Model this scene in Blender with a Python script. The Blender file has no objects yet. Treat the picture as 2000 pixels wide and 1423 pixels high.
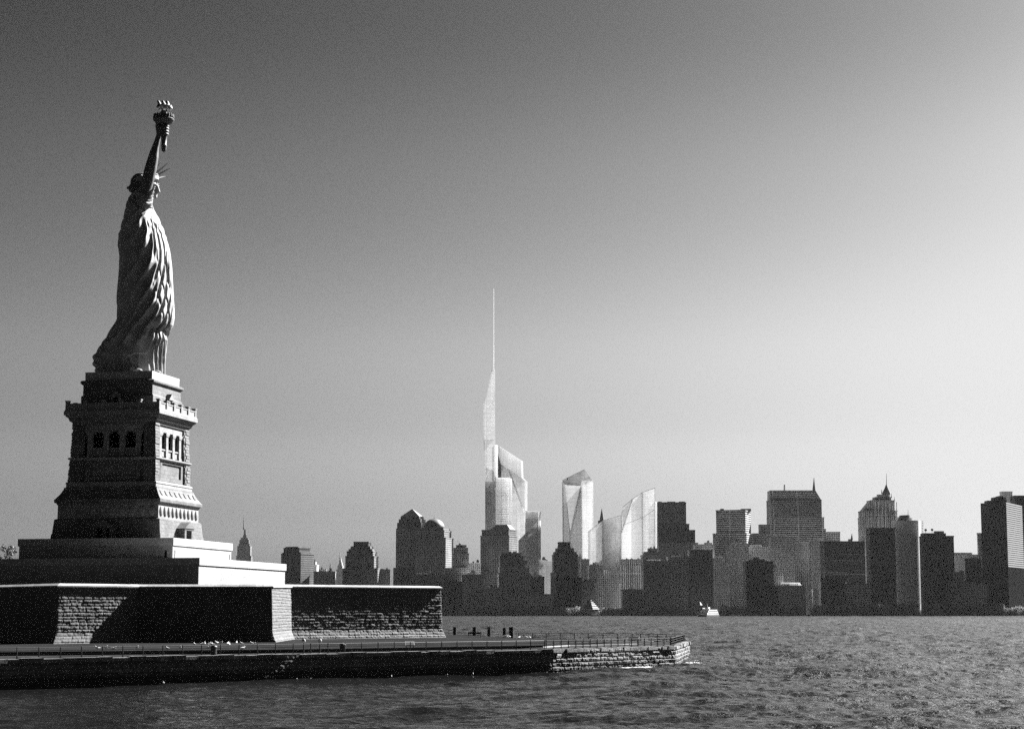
import bpy, bmesh, math, random
import numpy as np
from mathutils import Vector, Matrix
random.seed(7); rng = np.random.default_rng(7)
sc = bpy.context.scene
col = sc.collection
R = math.radians

# ------------------------------------------------------------------ camera, sky, sun, exposure
F = 3700.0; CAMH = 7.0; PITCH = math.atan(483.1 / F)
cd = bpy.data.cameras.new('camera'); cam = bpy.data.objects.new('camera', cd); col.objects.link(cam)
cd.sensor_width = 36; cd.lens = 36 * F / 2000; cd.clip_start = 1; cd.clip_end = 60000
cam.location = (0, 0, CAMH); cam.rotation_euler = (R(90) + PITCH, 0, 0)
sc.camera = cam
SUN_AZ, SUN_EL = R(43.9), R(36)          # azimuth measured from +X towards +Y
sdir = Vector((math.cos(SUN_AZ) * math.cos(SUN_EL), math.sin(SUN_AZ) * math.cos(SUN_EL), math.sin(SUN_EL)))
sl = bpy.data.lights.new('sun', 'SUN'); so = bpy.data.objects.new('sun', sl); col.objects.link(so)
sl.energy = 5; sl.angle = R(.5); sl.color = (1, 1, 1)
so.rotation_euler = sdir.to_track_quat('Z', 'Y').to_euler(); so.location = (200, 200, 300)
w = bpy.data.worlds.new('World'); sc.world = w; w.use_nodes = True
nt = w.node_tree; nt.nodes.clear()
sky = nt.nodes.new('ShaderNodeTexSky'); sky.sky_type = 'NISHITA'; sky.sun_disc = False
sky.sun_elevation = SUN_EL; sky.sun_rotation = R(90) - SUN_AZ; sky.air_density = 1.0; sky.dust_density = 1.5; sky.ozone_density = 1.0
sep = nt.nodes.new('ShaderNodeSeparateColor'); nt.links.new(sky.outputs[0], sep.inputs[0])
pw = nt.nodes.new('ShaderNodeMath'); pw.operation = 'POWER'; pw.inputs[1].default_value = 2.45
ml = nt.nodes.new('ShaderNodeMath'); ml.operation = 'MULTIPLY'; ml.inputs[1].default_value = .0158
mn = nt.nodes.new('ShaderNodeMath'); mn.operation = 'SMOOTH_MIN'; mn.inputs[1].default_value = 1.25; mn.inputs[2].default_value = 1.1
nt.links.new(sep.outputs[0], pw.inputs[0]); nt.links.new(pw.outputs[0], ml.inputs[0]); 
tc = nt.nodes.new('ShaderNodeTexCoord'); sz = nt.nodes.new('ShaderNodeSeparateXYZ'); nt.links.new(tc.outputs['Generated'], sz.inputs[0])
rp = nt.nodes.new('ShaderNodeValToRGB'); rp.color_ramp.interpolation = 'EASE'       # red-filter sky tone by height; unseen upper sky dimmed to deepen shade
for p_, v_ in ((0, .4), (.045, .43), (.09, .62), (.145, .86), (.22, .78), (.31, .57), (.6, .25), (1, .12)):
    e_ = rp.color_ramp.elements[0] if p_ == 0 else rp.color_ramp.elements[-1] if p_ == 1 else rp.color_ramp.elements.new(p_)
    e_.color = (v_, v_, v_, 1)
m2 = nt.nodes.new('ShaderNodeMath'); m2.operation = 'MULTIPLY'; nt.links.new(sz.outputs[2], rp.inputs[0])
nt.links.new(ml.outputs[0], m2.inputs[0]); nt.links.new(rp.outputs[0], m2.inputs[1]); nt.links.new(m2.outputs[0], mn.inputs[0])
bg = nt.nodes.new('ShaderNodeBackground'); bg.inputs[1].default_value = .1
wo = nt.nodes.new('ShaderNodeOutputWorld'); nt.links.new(mn.outputs[0], bg.inputs[0]); nt.links.new(bg.outputs[0], wo.inputs[0])
sc.view_settings.view_transform = 'Standard'; sc.view_settings.look = 'None'
sc.view_settings.exposure = 2.7; sc.view_settings.gamma = 1; sc.view_settings.use_curve_mapping = False
sc.cycles.max_bounces = 6; sc.cycles.volume_bounces = 0; sc.cycles.caustics_reflective = False; sc.cycles.caustics_refractive = False; sc.cycles.sample_clamp_direct = .25; sc.cycles.sample_clamp_indirect = .2; sc.cycles.use_denoising = False
CP, SP = math.cos(PITCH), math.sin(PITCH)

def at(x, y, Y):
    u = (x - 1000) / F; v = (711.5 - y) / F
    t = Y / (CP - v * SP)
    return Vector((u * t, Y, CAMH + (SP + v * CP) * t))

# ------------------------------------------------------------------ helpers
def tag(o, label=None, cat=None, group=None, kind=None):
    if label: o['label'] = label
    if cat: o['category'] = cat
    if group: o['group'] = group
    if kind: o['kind'] = kind
    return o
def empty(name, loc, label=None, cat=None, group=None, rz=0):
    o = bpy.data.objects.new(name, None); col.objects.link(o)
    o.location = loc; o.rotation_euler = (0, 0, rz); o.empty_display_size = .1
    bpy.context.view_layer.update()
    return tag(o, label, cat, group)
def root_of(o):
    while o.parent: o = o.parent
    return o
def meter_uv(me):
    n = len(me.loops)
    if not n: return
    co = np.empty(len(me.vertices) * 3); me.vertices.foreach_get('co', co); co = co.reshape(-1, 3)
    li = np.empty(n, dtype=np.int64); me.loops.foreach_get('vertex_index', li)
    nm = np.empty(len(me.polygons) * 3); me.polygons.foreach_get('normal', nm); nm = nm.reshape(-1, 3)
    lt = np.empty(len(me.polygons), dtype=np.int64); me.polygons.foreach_get('loop_total', lt)
    pn = np.repeat(nm, lt, axis=0); p = co[li]
    flat = np.abs(pn[:, 2]) > .75
    h = np.hypot(pn[:, 0], pn[:, 1]) + 1e-9
    u = np.where(flat, p[:, 0], (-pn[:, 1] * p[:, 0] + pn[:, 0] * p[:, 1]) / h)
    v = np.where(flat, p[:, 1], p[:, 2])
    uv = me.uv_layers.new(name='UVMap'); uv.data.foreach_set('uv', np.stack([u, v], 1).ravel())
class MB:
    def __init__(s): s.v = []; s.f = []
    def add(s, vs, fs):
        o = len(s.v); s.v += [tuple(q) for q in vs]; s.f += [tuple(i + o for i in f) for f in fs]; return s
    def prism(s, bot, top):       # matching rings
        n = len(bot)
        return s.add(list(bot) + list(top), [tuple(range(n))[::-1], tuple(range(n, 2 * n))] + [(i, (i + 1) % n, n + (i + 1) % n, n + i) for i in range(n)])
    def box(s, x0, x1, y0, y1, z0, z1, tx=0, ty=0):
        b = [(x0, y0, z0), (x1, y0, z0), (x1, y1, z0), (x0, y1, z0)]
        t = [(x0 + tx, y0 + ty, z1), (x1 - tx, y0 + ty, z1), (x1 - tx, y1 - ty, z1), (x0 + tx, y1 - ty, z1)]
        return s.prism(b, t)
    def obox(s, c, ax, ay, az):   # oriented box, half-axes
        c, ax, ay, az = map(Vector, (c, ax, ay, az))
        b = [c - ax - ay - az, c + ax - ay - az, c + ax + ay - az, c - ax + ay - az]
        return s.prism(b, [p + 2 * az for p in b])
    def tube(s, pts, rad, n=10, sq=1.0, cap=True):
        pts = [Vector(p) for p in pts]; m = len(pts)
        if not hasattr(rad, '__len__'): rad = [rad] * m
        vs = []; pa = None
        for i, p in enumerate(pts):
            d = (pts[min(i + 1, m - 1)] - pts[max(i - 1, 0)]).normalized()
            if pa is None: pa = d.orthogonal().normalized()
            pa = (pa - d * pa.dot(d)).normalized(); pb = d.cross(pa)
            for k in range(n):
                a = 2 * math.pi * k / n
                vs.append(p + (pa * math.cos(a) + pb * math.sin(a) * sq) * rad[i])
        fs = [(i * n + k, i * n + (k + 1) % n, (i + 1) * n + (k + 1) % n, (i + 1) * n + k) for i in range(m - 1) for k in range(n)]
        if cap: fs += [tuple(range(n))[::-1], tuple(range((m - 1) * n, m * n))]
        return s.add(vs, fs)
    def lathe(s, c, prof, n=24, axis=None):
        c = Vector(c); vs = []; m = len(prof)
        for r, z in prof:
            for k in range(n):
                a = 2 * math.pi * k / n
                q = Vector((r * math.cos(a), r * math.sin(a), z))
                if axis: q = axis @ q
                vs.append(c + q)
        fs = [(i * n + k, i * n + (k + 1) % n, (i + 1) * n + (k + 1) % n, (i + 1) * n + k) for i in range(m - 1) for k in range(n)]
        fs += [tuple(range(n))[::-1], tuple(range((m - 1) * n, m * n))]
        return s.add(vs, fs)
    def ell(s, c, r, rot=None, nu=16, nv=10):
        c = Vector(c); vs = []; fs = []
        for j in range(nv + 1):
            b = math.pi * j / nv
            for i in range(nu):
                a = 2 * math.pi * i / nu
                q = Vector((r[0] * math.sin(b) * math.cos(a), r[1] * math.sin(b) * math.sin(a), -r[2] * math.cos(b)))
                if rot: q = rot @ q
                vs.append(c + q)
        for j in range(nv):
            for i in range(nu):
                fs.append((j * nu + i, j * nu + (i + 1) % nu, (j + 1) * nu + (i + 1) % nu, (j + 1) * nu + i))
        return s.add(vs, fs)
    def build(s, name, mat, parent=None, local=False, smooth=False, remesh=None, subs=None):
        me = bpy.data.meshes.new(name)
        off = Vector((0, 0, 0))
        if parent is not None and not local: off = root_of(parent).matrix_world.translation
        vs = [(a - off.x, b - off.y, c - off.z) for a, b, c in s.v]
        me.from_pydata(vs, [], s.f); me.update()
        if name not in ('crown', 'leaves'):
            bm = bmesh.new(); bm.from_mesh(me); bmesh.ops.recalc_face_normals(bm, faces=bm.faces); bm.to_mesh(me); bm.free()
        meter_uv(me)
        if smooth: me.polygons.foreach_set('use_smooth', [True] * len(me.polygons))
        if mat: me.materials.append(mat)
        o = bpy.data.objects.new(name, me); col.objects.link(o)
        if parent is not None: o.parent = parent
        if remesh:
            m = o.modifiers.new('r', 'REMESH'); m.mode = 'VOXEL'; m.voxel_size = remesh; m.use_smooth_shade = True
            m2 = o.modifiers.new('s', 'SMOOTH'); m2.iterations = 3; m2.factor = .5
        return o
def place(o, loc, rz=None):
    o.location = loc
    if rz is not None: o.rotation_euler[2] = rz
def copy_tree(o, parent=None):
    kids = [c for c in o.children]
    c = o.copy(); col.objects.link(c)
    if parent is not None: c.parent = parent
    for k in kids: copy_tree(k, c)
    return c
def sheet(name, verts, faces, mat, parent=None, smooth=True):
    me = bpy.data.meshes.new(name); me.from_pydata(verts, [], faces); me.update()
    meter_uv(me)
    if smooth: me.polygons.foreach_set('use_smooth', [True] * len(me.polygons))
    me.materials.append(mat); o = bpy.data.objects.new(name, me); col.objects.link(o)
    if parent is not None:
        off = root_of(parent).matrix_world.translation
        me.transform(Matrix.Translation(-off)); o.parent = parent
    return o
def gridfaces(nu, nv, wrap=False):
    a = np.arange(nv - 1)[:, None] * nu
    k = np.arange(nu if wrap else nu - 1)[None, :]
    k2 = (k + 1) % nu
    return np.stack([a + k, a + k2, a + nu + k2, a + nu + k], -1).reshape(-1, 4).tolist()

# ------------------------------------------------------------------ materials (all grey: the photograph is black and white)
class NB:
    def __init__(s, name):
        s.m = bpy.data.materials.new(name); s.m.use_nodes = True; s.t = s.m.node_tree
        s.b = s.t.nodes['Principled BSDF']
    def n(s, typ, **kw):
        x = s.t.nodes.new(typ)
        for k, v in kw.items(): setattr(x, k, v)
        return x
    def l(s, a, b): s.t.links.new(a, b)
    def math(s, op, a, b=None, clamp=False):
        x = s.n('ShaderNodeMath', operation=op); x.use_clamp = clamp
        for i, q in enumerate((a, b)):
            if q is None: continue
            if isinstance(q, (int, float)): x.inputs[i].default_value = q
            else: s.l(q, x.inputs[i])
        return x.outputs[0]
    def coord(s, uv=False, scale=(1, 1, 1)):
        c = s.n('ShaderNodeTexCoord'); mp = s.n('ShaderNodeMapping'); mp.inputs['Scale'].default_value = scale
        s.l(c.outputs['UV' if uv else 'Object'], mp.inputs[0]); return mp.outputs[0]
    def noise(s, vec, scale, detail=4, rough=.6):
        x = s.n('ShaderNodeTexNoise'); x.inputs['Scale'].default_value = scale; x.inputs['Detail'].default_value = detail
        x.inputs['Roughness'].default_value = rough; s.l(vec, x.inputs['Vector']); return x.outputs[0]
    def mr(s, v, a, b, lo, hi):
        x = s.n('ShaderNodeMapRange'); s.l(v, x.inputs[0])
        for i, q in enumerate((a, b, lo, hi)): x.inputs[i + 1].default_value = q
        return x.outputs[0]
    def col(s, v):
        x = s.n('ShaderNodeCombineColor')
        for i in range(3): s.l(v, x.inputs[i])
        s.l(x.outputs[0], s.b.inputs['Base Color']); return x.outputs[0]
    def bump(s, h, strength, dist):
        x = s.n('ShaderNodeBump'); x.inputs['Strength'].default_value = strength; x.inputs['Distance'].default_value = dist
        s.l(h, x.inputs['Height']); s.l(x.outputs[0], s.b.inputs['Normal'])
def plain(name, v, rough=.7, var=.25, scale=.5, metal=0, bump=0, bdist=.05, spec=.3):
    b = NB(name); c = b.coord()
    n1 = b.noise(c, scale); b.col(b.mr(n1, .3, .7, v * (1 - var), v * (1 + var)))
    b.b.inputs['Roughness'].default_value = rough; b.b.inputs['Metallic'].default_value = metal
    b.b.inputs['Specular IOR Level'].default_value = spec
    if bump: b.bump(b.noise(c, scale * 6, 6), bump, bdist)
    return b.m
def masonry(name, v, bw, bh, mortar=.03, var=.3, joint=.55, bump=.6, bdist=.06, stain=.35, wet=None, spec=.3):
    b = NB(name); uv = b.coord(True); c = b.coord()
    t = b.n('ShaderNodeTexBrick'); b.l(uv, t.inputs['Vector'])
    t.inputs['Color1'].default_value = (1 - var,) * 3 + (1,); t.inputs['Color2'].default_value = (1 + var,) * 3 + (1,)
    t.inputs['Mortar'].default_value = (joint,) * 3 + (1,); t.inputs['Scale'].default_value = 1
    t.inputs['Mortar Size'].default_value = mortar; t.inputs['Brick Width'].default_value = bw; t.inputs['Row Height'].default_value = bh
    t.inputs['Mortar Smooth'].default_value = .3
    n1 = b.noise(c, .35, 5, .65); n2 = b.noise(c, 3, 5, .7)
    a = b.math('MULTIPLY', t.outputs[0], b.mr(n1, .3, .7, v * (1 - stain), v * (1 + stain * .6)))
    a = b.math('MULTIPLY', a, b.mr(n2, .28, .6, .4, 1.2))
    if wet is not None:
        g = b.n('ShaderNodeNewGeometry'); sx = b.n('ShaderNodeSeparateXYZ'); b.l(g.outputs['Position'], sx.inputs[0])
        zz = b.math('ADD', sx.outputs[2], b.math('MULTIPLY', n2, .7))
        a = b.math('MULTIPLY', a, b.mr(zz, wet, wet + .45, .2, 1))
    b.col(a); b.b.inputs['Roughness'].default_value = .85; b.b.inputs['Specular IOR Level'].default_value = spec
    h = b.math('ADD', b.math('MULTIPLY', t.outputs['Fac'], -.8), b.math('MULTIPLY', n2, .9))
    b.bump(h, bump, bdist)
    return b.m
def facade(name, wall, glass, bw=3.2, bh=3.9, mortar=.9, off=0, var=.25, rough=.6, vert=None, lit=0, spec=.08):
    """window grid: panes separated by piers and floors"""
    b = NB(name); uv = b.coord(True); c = b.coord()
    t = b.n('ShaderNodeTexBrick'); t.offset = off; b.l(uv, t.inputs['Vector'])
    t.inputs['Color1'].default_value = (glass * .6,) * 3 + (1,); t.inputs['Color2'].default_value = (glass * 1.5,) * 3 + (1,)
    t.inputs['Mortar'].default_value = (wall,) * 3 + (1,); t.inputs['Scale'].default_value = 1
    t.inputs['Mortar Size'].default_value = mortar * .5; t.inputs['Mortar Smooth'].default_value = .1
    t.inputs['Brick Width'].default_value = bw; t.inputs['Row Height'].default_value = bh
    n1 = b.noise(c, .02, 4, .6); n2 = b.noise(b.coord(False, (1, 1, .25)), .12, 3, .7)
    a = b.math('MULTIPLY', t.outputs[0], b.math('MULTIPLY', b.mr(n1, .3, .7, 1 - var, 1 + var), b.mr(n2, .3, .7, .8, 1.2)))
    oi_ = b.n('ShaderNodeObjectInfo'); a = b.math('MULTIPLY', a, b.mr(oi_.outputs['Random'], 0, 1, .6, 2.1))
    b.col(a)
    rr = b.mr(t.outputs['Fac'], 0, 1, .25, rough + .2); b.l(rr, b.b.inputs['Roughness'])
    b.b.inputs['Specular IOR Level'].default_value = spec
    b.bump(t.outputs['Fac'], .8, .5)
    return b.m
def glassy(name, v, trans, glossy=.15, lines=4.0, through=.35, seed=0.0):
    """pale fritted glass skin: lets backlight glow through, shows some sky behind, floor lines"""
    b = NB(name); t = b.t; uv = b.coord(True); c = b.coord()
    br = b.n('ShaderNodeTexBrick'); br.offset = 0; b.l(uv, br.inputs['Vector'])
    br.inputs['Color1'].default_value = (.9,) * 3 + (1,); br.inputs['Color2'].default_value = (1.1,) * 3 + (1,)
    br.inputs['Mortar'].default_value = (.72,) * 3 + (1,); br.inputs['Scale'].default_value = 1
    br.inputs['Mortar Size'].default_value = lines * .09; br.inputs['Brick Width'].default_value = lines * 2.1; br.inputs['Row Height'].default_value = lines
    mp = b.coord(False, (1, 1, .35)); n1 = b.noise(mp, .03 + seed * .001, 3, .6)
    f = b.math('MULTIPLY', br.outputs[0], b.mr(n1, .3, .7, .75, 1.25))
    cc = b.n('ShaderNodeCombineColor'); fv = b.math('MULTIPLY', f, v)
    for i in range(3): b.l(fv, cc.inputs[i])
    tr = b.n('ShaderNodeBsdfTranslucent'); di = b.n('ShaderNodeBsdfDiffuse'); gl = b.n('ShaderNodeBsdfGlossy'); tp = b.n('ShaderNodeBsdfTransparent')
    gl.inputs['Roughness'].default_value = .15
    for x in (tr, di): b.l(cc.outputs[0], x.inputs[0])
    m1 = b.n('ShaderNodeMixShader'); m1.inputs[0].default_value = trans; b.l(di.outputs[0], m1.inputs[1]); b.l(tr.outputs[0], m1.inputs[2])
    m2 = b.n('ShaderNodeMixShader'); m2.inputs[0].default_value = glossy; b.l(m1.outputs[0], m2.inputs[1]); b.l(gl.outputs[0], m2.inputs[2])
    m3 = b.n('ShaderNodeMixShader'); m3.inputs[0].default_value = through; b.l(m2.outputs[0], m3.inputs[1]); b.l(tp.outputs[0], m3.inputs[2])
    b.l(m3.outputs[0], t.nodes['Material Output'].inputs[0])
    return b.m
M = dict(
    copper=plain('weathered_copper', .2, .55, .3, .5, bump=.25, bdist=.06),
    copper_shaded=plain('shaded_copper', .07, .55, .3, .5, bump=.3),  # darker copy of the statue copper; the arm's shade is put into its colour
    gold=plain('gilded_metal', .8, .28, .1, .5, metal=1),
    granite=masonry('pedestal_granite', .09, 1.5, .62, .025, .18),
    smooth_granite=masonry('dressed_granite', .16, 2.6, .75, .012, .1, .7, .3, .03, .2),
    platform=masonry('platform_granite', .2, 2.2, .62, .012, .08, .75, .25, .02, .15),
    coping=masonry('platform_coping', .26, 4.2, 2.0, .012, .06, .7, .2, .02, .12),
    rough_stone=masonry('rock_faced_granite', .068, 1.25, .43, .02, .3, .5, .5, .08, .3),
    fort_coping=masonry('fort_coping_stone', .2, 2.2, 3, .02, .2, .5, .5, .05, .3),
    seawall=masonry('seawall_granite', .09, 1.9, .5, .03, .3, .45, .6, .1, .4, wet=1.0),
    seawall_cap=masonry('seawall_cap_stone', .13, 2.2, 3, .02, .3, .5, .8, .12, .5),
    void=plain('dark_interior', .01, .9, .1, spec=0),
    lawn=plain('mown_grass', .014, 1, .4, .15, bump=.8, bdist=.05, spec=0),
    path=plain('asphalt_path', .022, 1, .3, .3, bump=.4, bdist=.02, spec=0),
    kerb=plain('kerb_stone', .3, .7, .2, 1),
    iron=plain('painted_iron', .02, .5, .2, 2),
    steel=plain('bare_steel', .5, .35, .2, 2, metal=.6),
    timber=plain('tarred_timber', .02, .9, .4, 2, bump=.5),
    plastic=plain('dark_bin_paint', .025, .5, .2, 2),
    white=plain('white_paint', .75, .5, .05, 1),
    foam=plain('water_foam', .45, .9, .2, 3, bump=.8, bdist=.05),
    feather=plain('gull_feather', .75, .8, .1, 3),
    bark=plain('tree_bark', .05, .9, .3, 3, bump=.6),
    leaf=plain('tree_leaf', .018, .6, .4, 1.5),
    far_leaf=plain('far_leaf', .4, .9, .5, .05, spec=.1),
    pale_cladding=plain('pale_cladding', .85, .8, .08, .05, spec=0),
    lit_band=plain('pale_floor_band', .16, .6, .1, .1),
    land=plain('city_ground', .05, .9, .3, .02),
    roof=plain('roof_gravel', .1, .9, .3, .1),
    dark_roof=plain('dark_copper_roof', .05, .6, .2, .1),
    metal_roof=plain('pale_metal_roof', .3, .45, .15, .1),
    fa_grid=facade('granite_window_grid', .1, .015, 3.6, 4.2, 1.5),
    fa_fine=facade('fine_window_grid', .42, .04, 2.6, 3.8, 1.0),
    fa_dark=facade('dark_curtain_wall', .1, .03, 3.0, 4.0, .7, var=.15),
    fa_brick=facade('brown_brick_facade', .28, .03, 4.0, 3.6, 2.0),
    fa_band=facade('banded_facade', .12, .03, 60, 3.9, 1.7, var=.12),
    fa_bandd=facade('dark_banded_facade', .5, .05, 50, 4.2, 1.8),
    fa_pale=facade('pale_stone_facade', .75, .3, 3.4, 3.9, 1.9),
    fa_vert=facade('ribbed_facade', .55, .06, 4.2, 40, 1.6),
)

# ------------------------------------------------------------------ water
def waves(x, y, seed=3):
    r = np.random.default_rng(seed); h = np.zeros_like(x)
    for i in range(46):
        lam = 1.3 * (1.085 ** i); th = r.normal(-.95, .55)    # running roughly towards the viewer
        k = 2 * math.pi / lam; ph = r.uniform(0, 6.28); a = .0145 * lam ** .6
        s = np.sin(k * (x * math.cos(th) + y * math.sin(th)) + ph + .6 * np.sin(.13 * k * (x * math.sin(th) - y * math.cos(th)) + ph))
        h += a * (1 - np.abs(s) * 1.3) if i % 2 else a * s
    return h
def water_mat():
    b = NB('harbour_water'); c = b.coord(False, (1, 1, 1))
    b.b.inputs['Base Color'].default_value = (.004, .004, .004, 1); b.b.inputs['Roughness'].default_value = .12; b.b.inputs['IOR'].default_value = 1.33
    n1 = b.noise(c, .9, 6, .62); n2 = b.noise(b.coord(False, (1, 1.6, 1)), .16, 5, .6); n3 = b.noise(c, .02, 4, .6)
    h = b.math('ADD', b.math('MULTIPLY', n1, .55), b.math('ADD', b.math('MULTIPLY', n2, 1.6), b.math('MULTIPLY', n3, 2.0)))
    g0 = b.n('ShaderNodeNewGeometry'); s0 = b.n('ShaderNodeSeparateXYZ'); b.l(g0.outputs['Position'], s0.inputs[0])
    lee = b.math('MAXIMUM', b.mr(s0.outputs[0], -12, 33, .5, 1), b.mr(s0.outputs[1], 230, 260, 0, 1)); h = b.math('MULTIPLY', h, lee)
    b.bump(h, .9, 1.0)
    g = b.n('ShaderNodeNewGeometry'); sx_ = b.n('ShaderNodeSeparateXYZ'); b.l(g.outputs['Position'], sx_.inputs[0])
    b.l(b.math('MULTIPLY', lee, b.mr(sx_.outputs[1], 200, 1500, .17, .3)), b.b.inputs['Roughness']); b.l(b.math('MULTIPLY', b.math('POWER', lee, 3.8), b.mr(sx_.outputs[1], 150, 900, .34, .28)), b.b.inputs['Specular IOR Level'])   # small waves widen the reflection; lee specular lowered, painting the fort's dark reflection
    return b.m
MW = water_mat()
nx, ny = 820, 900
YE = 3440.0
yy = 95 * (YE / 95) ** (np.linspace(0, 1, ny)); xx = np.linspace(-1, 1, nx)
X, Y = np.meshgrid(xx, yy); X = X * (35 + .31 * Y)
lee = 1 - .55 * (1 - np.clip((X + 12) / 45, 0, 1)) * np.clip((260 - Y) / 30, 0, 1)     # sheltered, calmer water in front of the wall
Z = waves(X, Y) * lee * np.clip((YE - Y) / 60, 0, 1) * np.clip((Y - 95) / 8, 0, 1)
Z -= Z.mean(); edge = np.clip((1 - np.abs(X) / (35 + .31 * Y)) * 12, 0, 1); Z *= edge
n0 = nx * ny
vs = np.stack([X, Y, Z], -1).reshape(-1, 3).tolist(); fs = gridfaces(nx, ny)
# calm skirt out to the far shore, built as quads round the wavy patch
def skirt(ring_in, ring_out):
    o = len(vs); vs.extend(ring_in); vs.extend(ring_out); n = len(ring_in)
    for i in range(n - 1): fs.append((o + i, o + n + i, o + n + i + 1, o + i + 1))
bl = X[0, 0]; br = X[0, -1]; tl = X[-1, 0]; tr_ = X[-1, -1]
skirt([(tl, YE, 0), (tr_, YE, 0)], [(-9000, 14000, 0), (9000, 14000, 0)])
skirt([(bl, 95, 0), (tl, YE, 0)], [(-9000, -300, 0), (-9000, 14000, 0)])
skirt([(tr_, YE, 0), (br, 95, 0)], [(9000, 14000, 0), (9000, -300, 0)])
skirt([(br, 95, 0), (bl, 95, 0)], [(9000, -300, 0), (-9000, -300, 0)])
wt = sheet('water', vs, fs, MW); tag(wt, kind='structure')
bm = bmesh.new(); bm.from_mesh(wt.data)
for f_ in bm.faces:
    if f_.normal.z < 0: f_.normal_flip()
bm.to_mesh(wt.data); bm.free()

# ------------------------------------------------------------------ stone relief
def hsh(a, b):
    v = np.sin(a * 127.1 + b * 311.7) * 43758.5453
    return v - np.floor(v)
def vnoise(x, y):
    xi, yi = np.floor(x), np.floor(y); fx, fy = x - xi, y - yi
    fx = fx * fx * (3 - 2 * fx); fy = fy * fy * (3 - 2 * fy)
    return (hsh(xi, yi) * (1 - fx) + hsh(xi + 1, yi) * fx) * (1 - fy) + (hsh(xi, yi + 1) * (1 - fx) + hsh(xi + 1, yi + 1) * fx) * fy
def stones(u, v, bh, bw, amp, seed=0):
    r = np.floor(v / bh); uu = u / bw + hsh(r, r * 0 + seed) * .9 + .12 * np.sin(u * 1.3 + r * 2.1); c = np.floor(uu)
    fu = uu - c; fv = v / bh - r
    e = np.minimum(np.minimum(fu, 1 - fu) * bw, np.minimum(fv, 1 - fv) * bh)
    pil = np.clip(e / .1, 0, 1) ** .6
    n = vnoise(u * 3.1 + seed, v * 4.3) * .6 + vnoise(u * 7.7, v * 9.1 + seed) * .4
    tilt = (fv - .5) * (hsh(c, r + 5) - .3)
    return amp * (pil * (.55 + .55 * hsh(c + seed, r) + .8 * (n - .5) + .7 * tilt) - .3)
def wall_run(pts, z0, z1, offs, bh, bw, amp, res, name, mat, parent, closed=False, z1s=None):
    """rock-faced wall along a polyline; offs(h) is the outward batter at height fraction; one mesh per straight face"""
    P = [Vector(p) for p in pts]; n = len(P); nor = []
    for i in range(n - 1):
        d = (P[i + 1] - P[i]).normalized(); nor.append(Vector((d.y, -d.x)))
    mit = []
    for i in range(n):
        a = nor[max(i - 1, 0)] if not closed or i > 0 else nor[-1]; b = nor[min(i, n - 2)] if not closed or i < n - 1 else nor[0]
        m = (a + b).normalized(); mit.append(m / max(.35, m.dot(a)))
    obs = []; res_ = res
    for i in range(n - 1):
        res = res_(i) if callable(res_) else res_
        L = (P[i + 1] - P[i]).length; nu = max(2, int(L / res) + 1); nv = max(2, int((z1 - z0) / (res * .8)) + 1)
        U, V = np.meshgrid(np.linspace(0, 1, nu), np.linspace(0, 1, nv))
        o = offs(V)
        ax = P[i].x + mit[i].x * o; ay = P[i].y + mit[i].y * o; bx = P[i + 1].x + mit[i + 1].x * o; by = P[i + 1].y + mit[i + 1].y * o
        zt = z1 if z1s is None else z1s[i] * (1 - U) + z1s[i + 1] * U
        zz = z0 + (zt - z0) * V
        dsp = stones(U * L, zz, bh, bw, amp, seed=i * 3 + 1)
        d2 = dsp * np.clip(np.minimum(U, 1 - U) * L / .15, 0, 1)
        xx = ax + (bx - ax) * U + nor[i].x * d2; yy = ay + (by - ay) * U + nor[i].y * d2
        ob = sheet(name, np.stack([xx, yy, zz], -1).reshape(-1, 3).tolist(), gridfaces(nu, nv), mat, parent, smooth=False)
        obs.append(ob)
    return obs, mit, nor
def pxy(px, Y): v = at(px, 1194, Y); return Vector((v.x, Y))

# ------------------------------------------------------------------ island: seawall, promenade, lawn
W = [Vector((-105, 128.5)), Vector((-48.8, 180)), Vector((4.7, 228.7)), Vector((21.4, 251)), Vector((26.6, 288)), Vector((19.4, 303)), Vector((1.5, 314)), Vector((-6, 345)), Vector((-30, 400)), Vector((-60, 470)), Vector((-210, 430)), Vector((-230, 140))]
island = empty('seawall', (0, 228, 0), 'rock faced granite seawall round the island with wet dark foot', 'seawall')
ztop = 2.5
wall_run([W[0], W[1]], -.6, ztop, lambda h: .5 * (1 - h), .5, 1.9, .2, .25, 'stone_face', M['seawall'], island)
wall_run([W[1], W[2]], -.6, ztop, lambda h: .12 * (1 - h), .5, 1.9, .1, .13, 'stone_face', M['seawall'], island)
wall_run([W[2], W[3], W[4], W[5]], -.6, ztop, lambda h: .12 * (1 - h), .5, 1.9, .2, .11, 'stone_face', M['seawall'], island)
m_ = MB()
for i in range(5, len(W)):
    a, b = W[i], W[(i + 1) % len(W)]
    m_.add([(a.x, a.y, -.6), (b.x, b.y, -.6), (b.x, b.y, ztop), (a.x, a.y, ztop)], [(0, 1, 2, 3)])
m_.build('rear_face', M['seawall'], island)
def ngon(name, pts, mat, kind='structure', zf=None):
    bm = bmesh.new(); vv = [bm.verts.new((p[0], p[1], p[2])) for p in pts]; f = bm.faces.new(vv)
    if f.normal.z < 0: f.normal_flip()
    bmesh.ops.triangulate(bm, faces=[f]); me = bpy.data.meshes.new(name); bm.to_mesh(me); bm.free()
    for p in me.polygons:
        pass
    meter_uv(me); me.materials.append(mat); o = bpy.data.objects.new(name, me); col.objects.link(o); tag(o, kind=kind); return o
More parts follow.
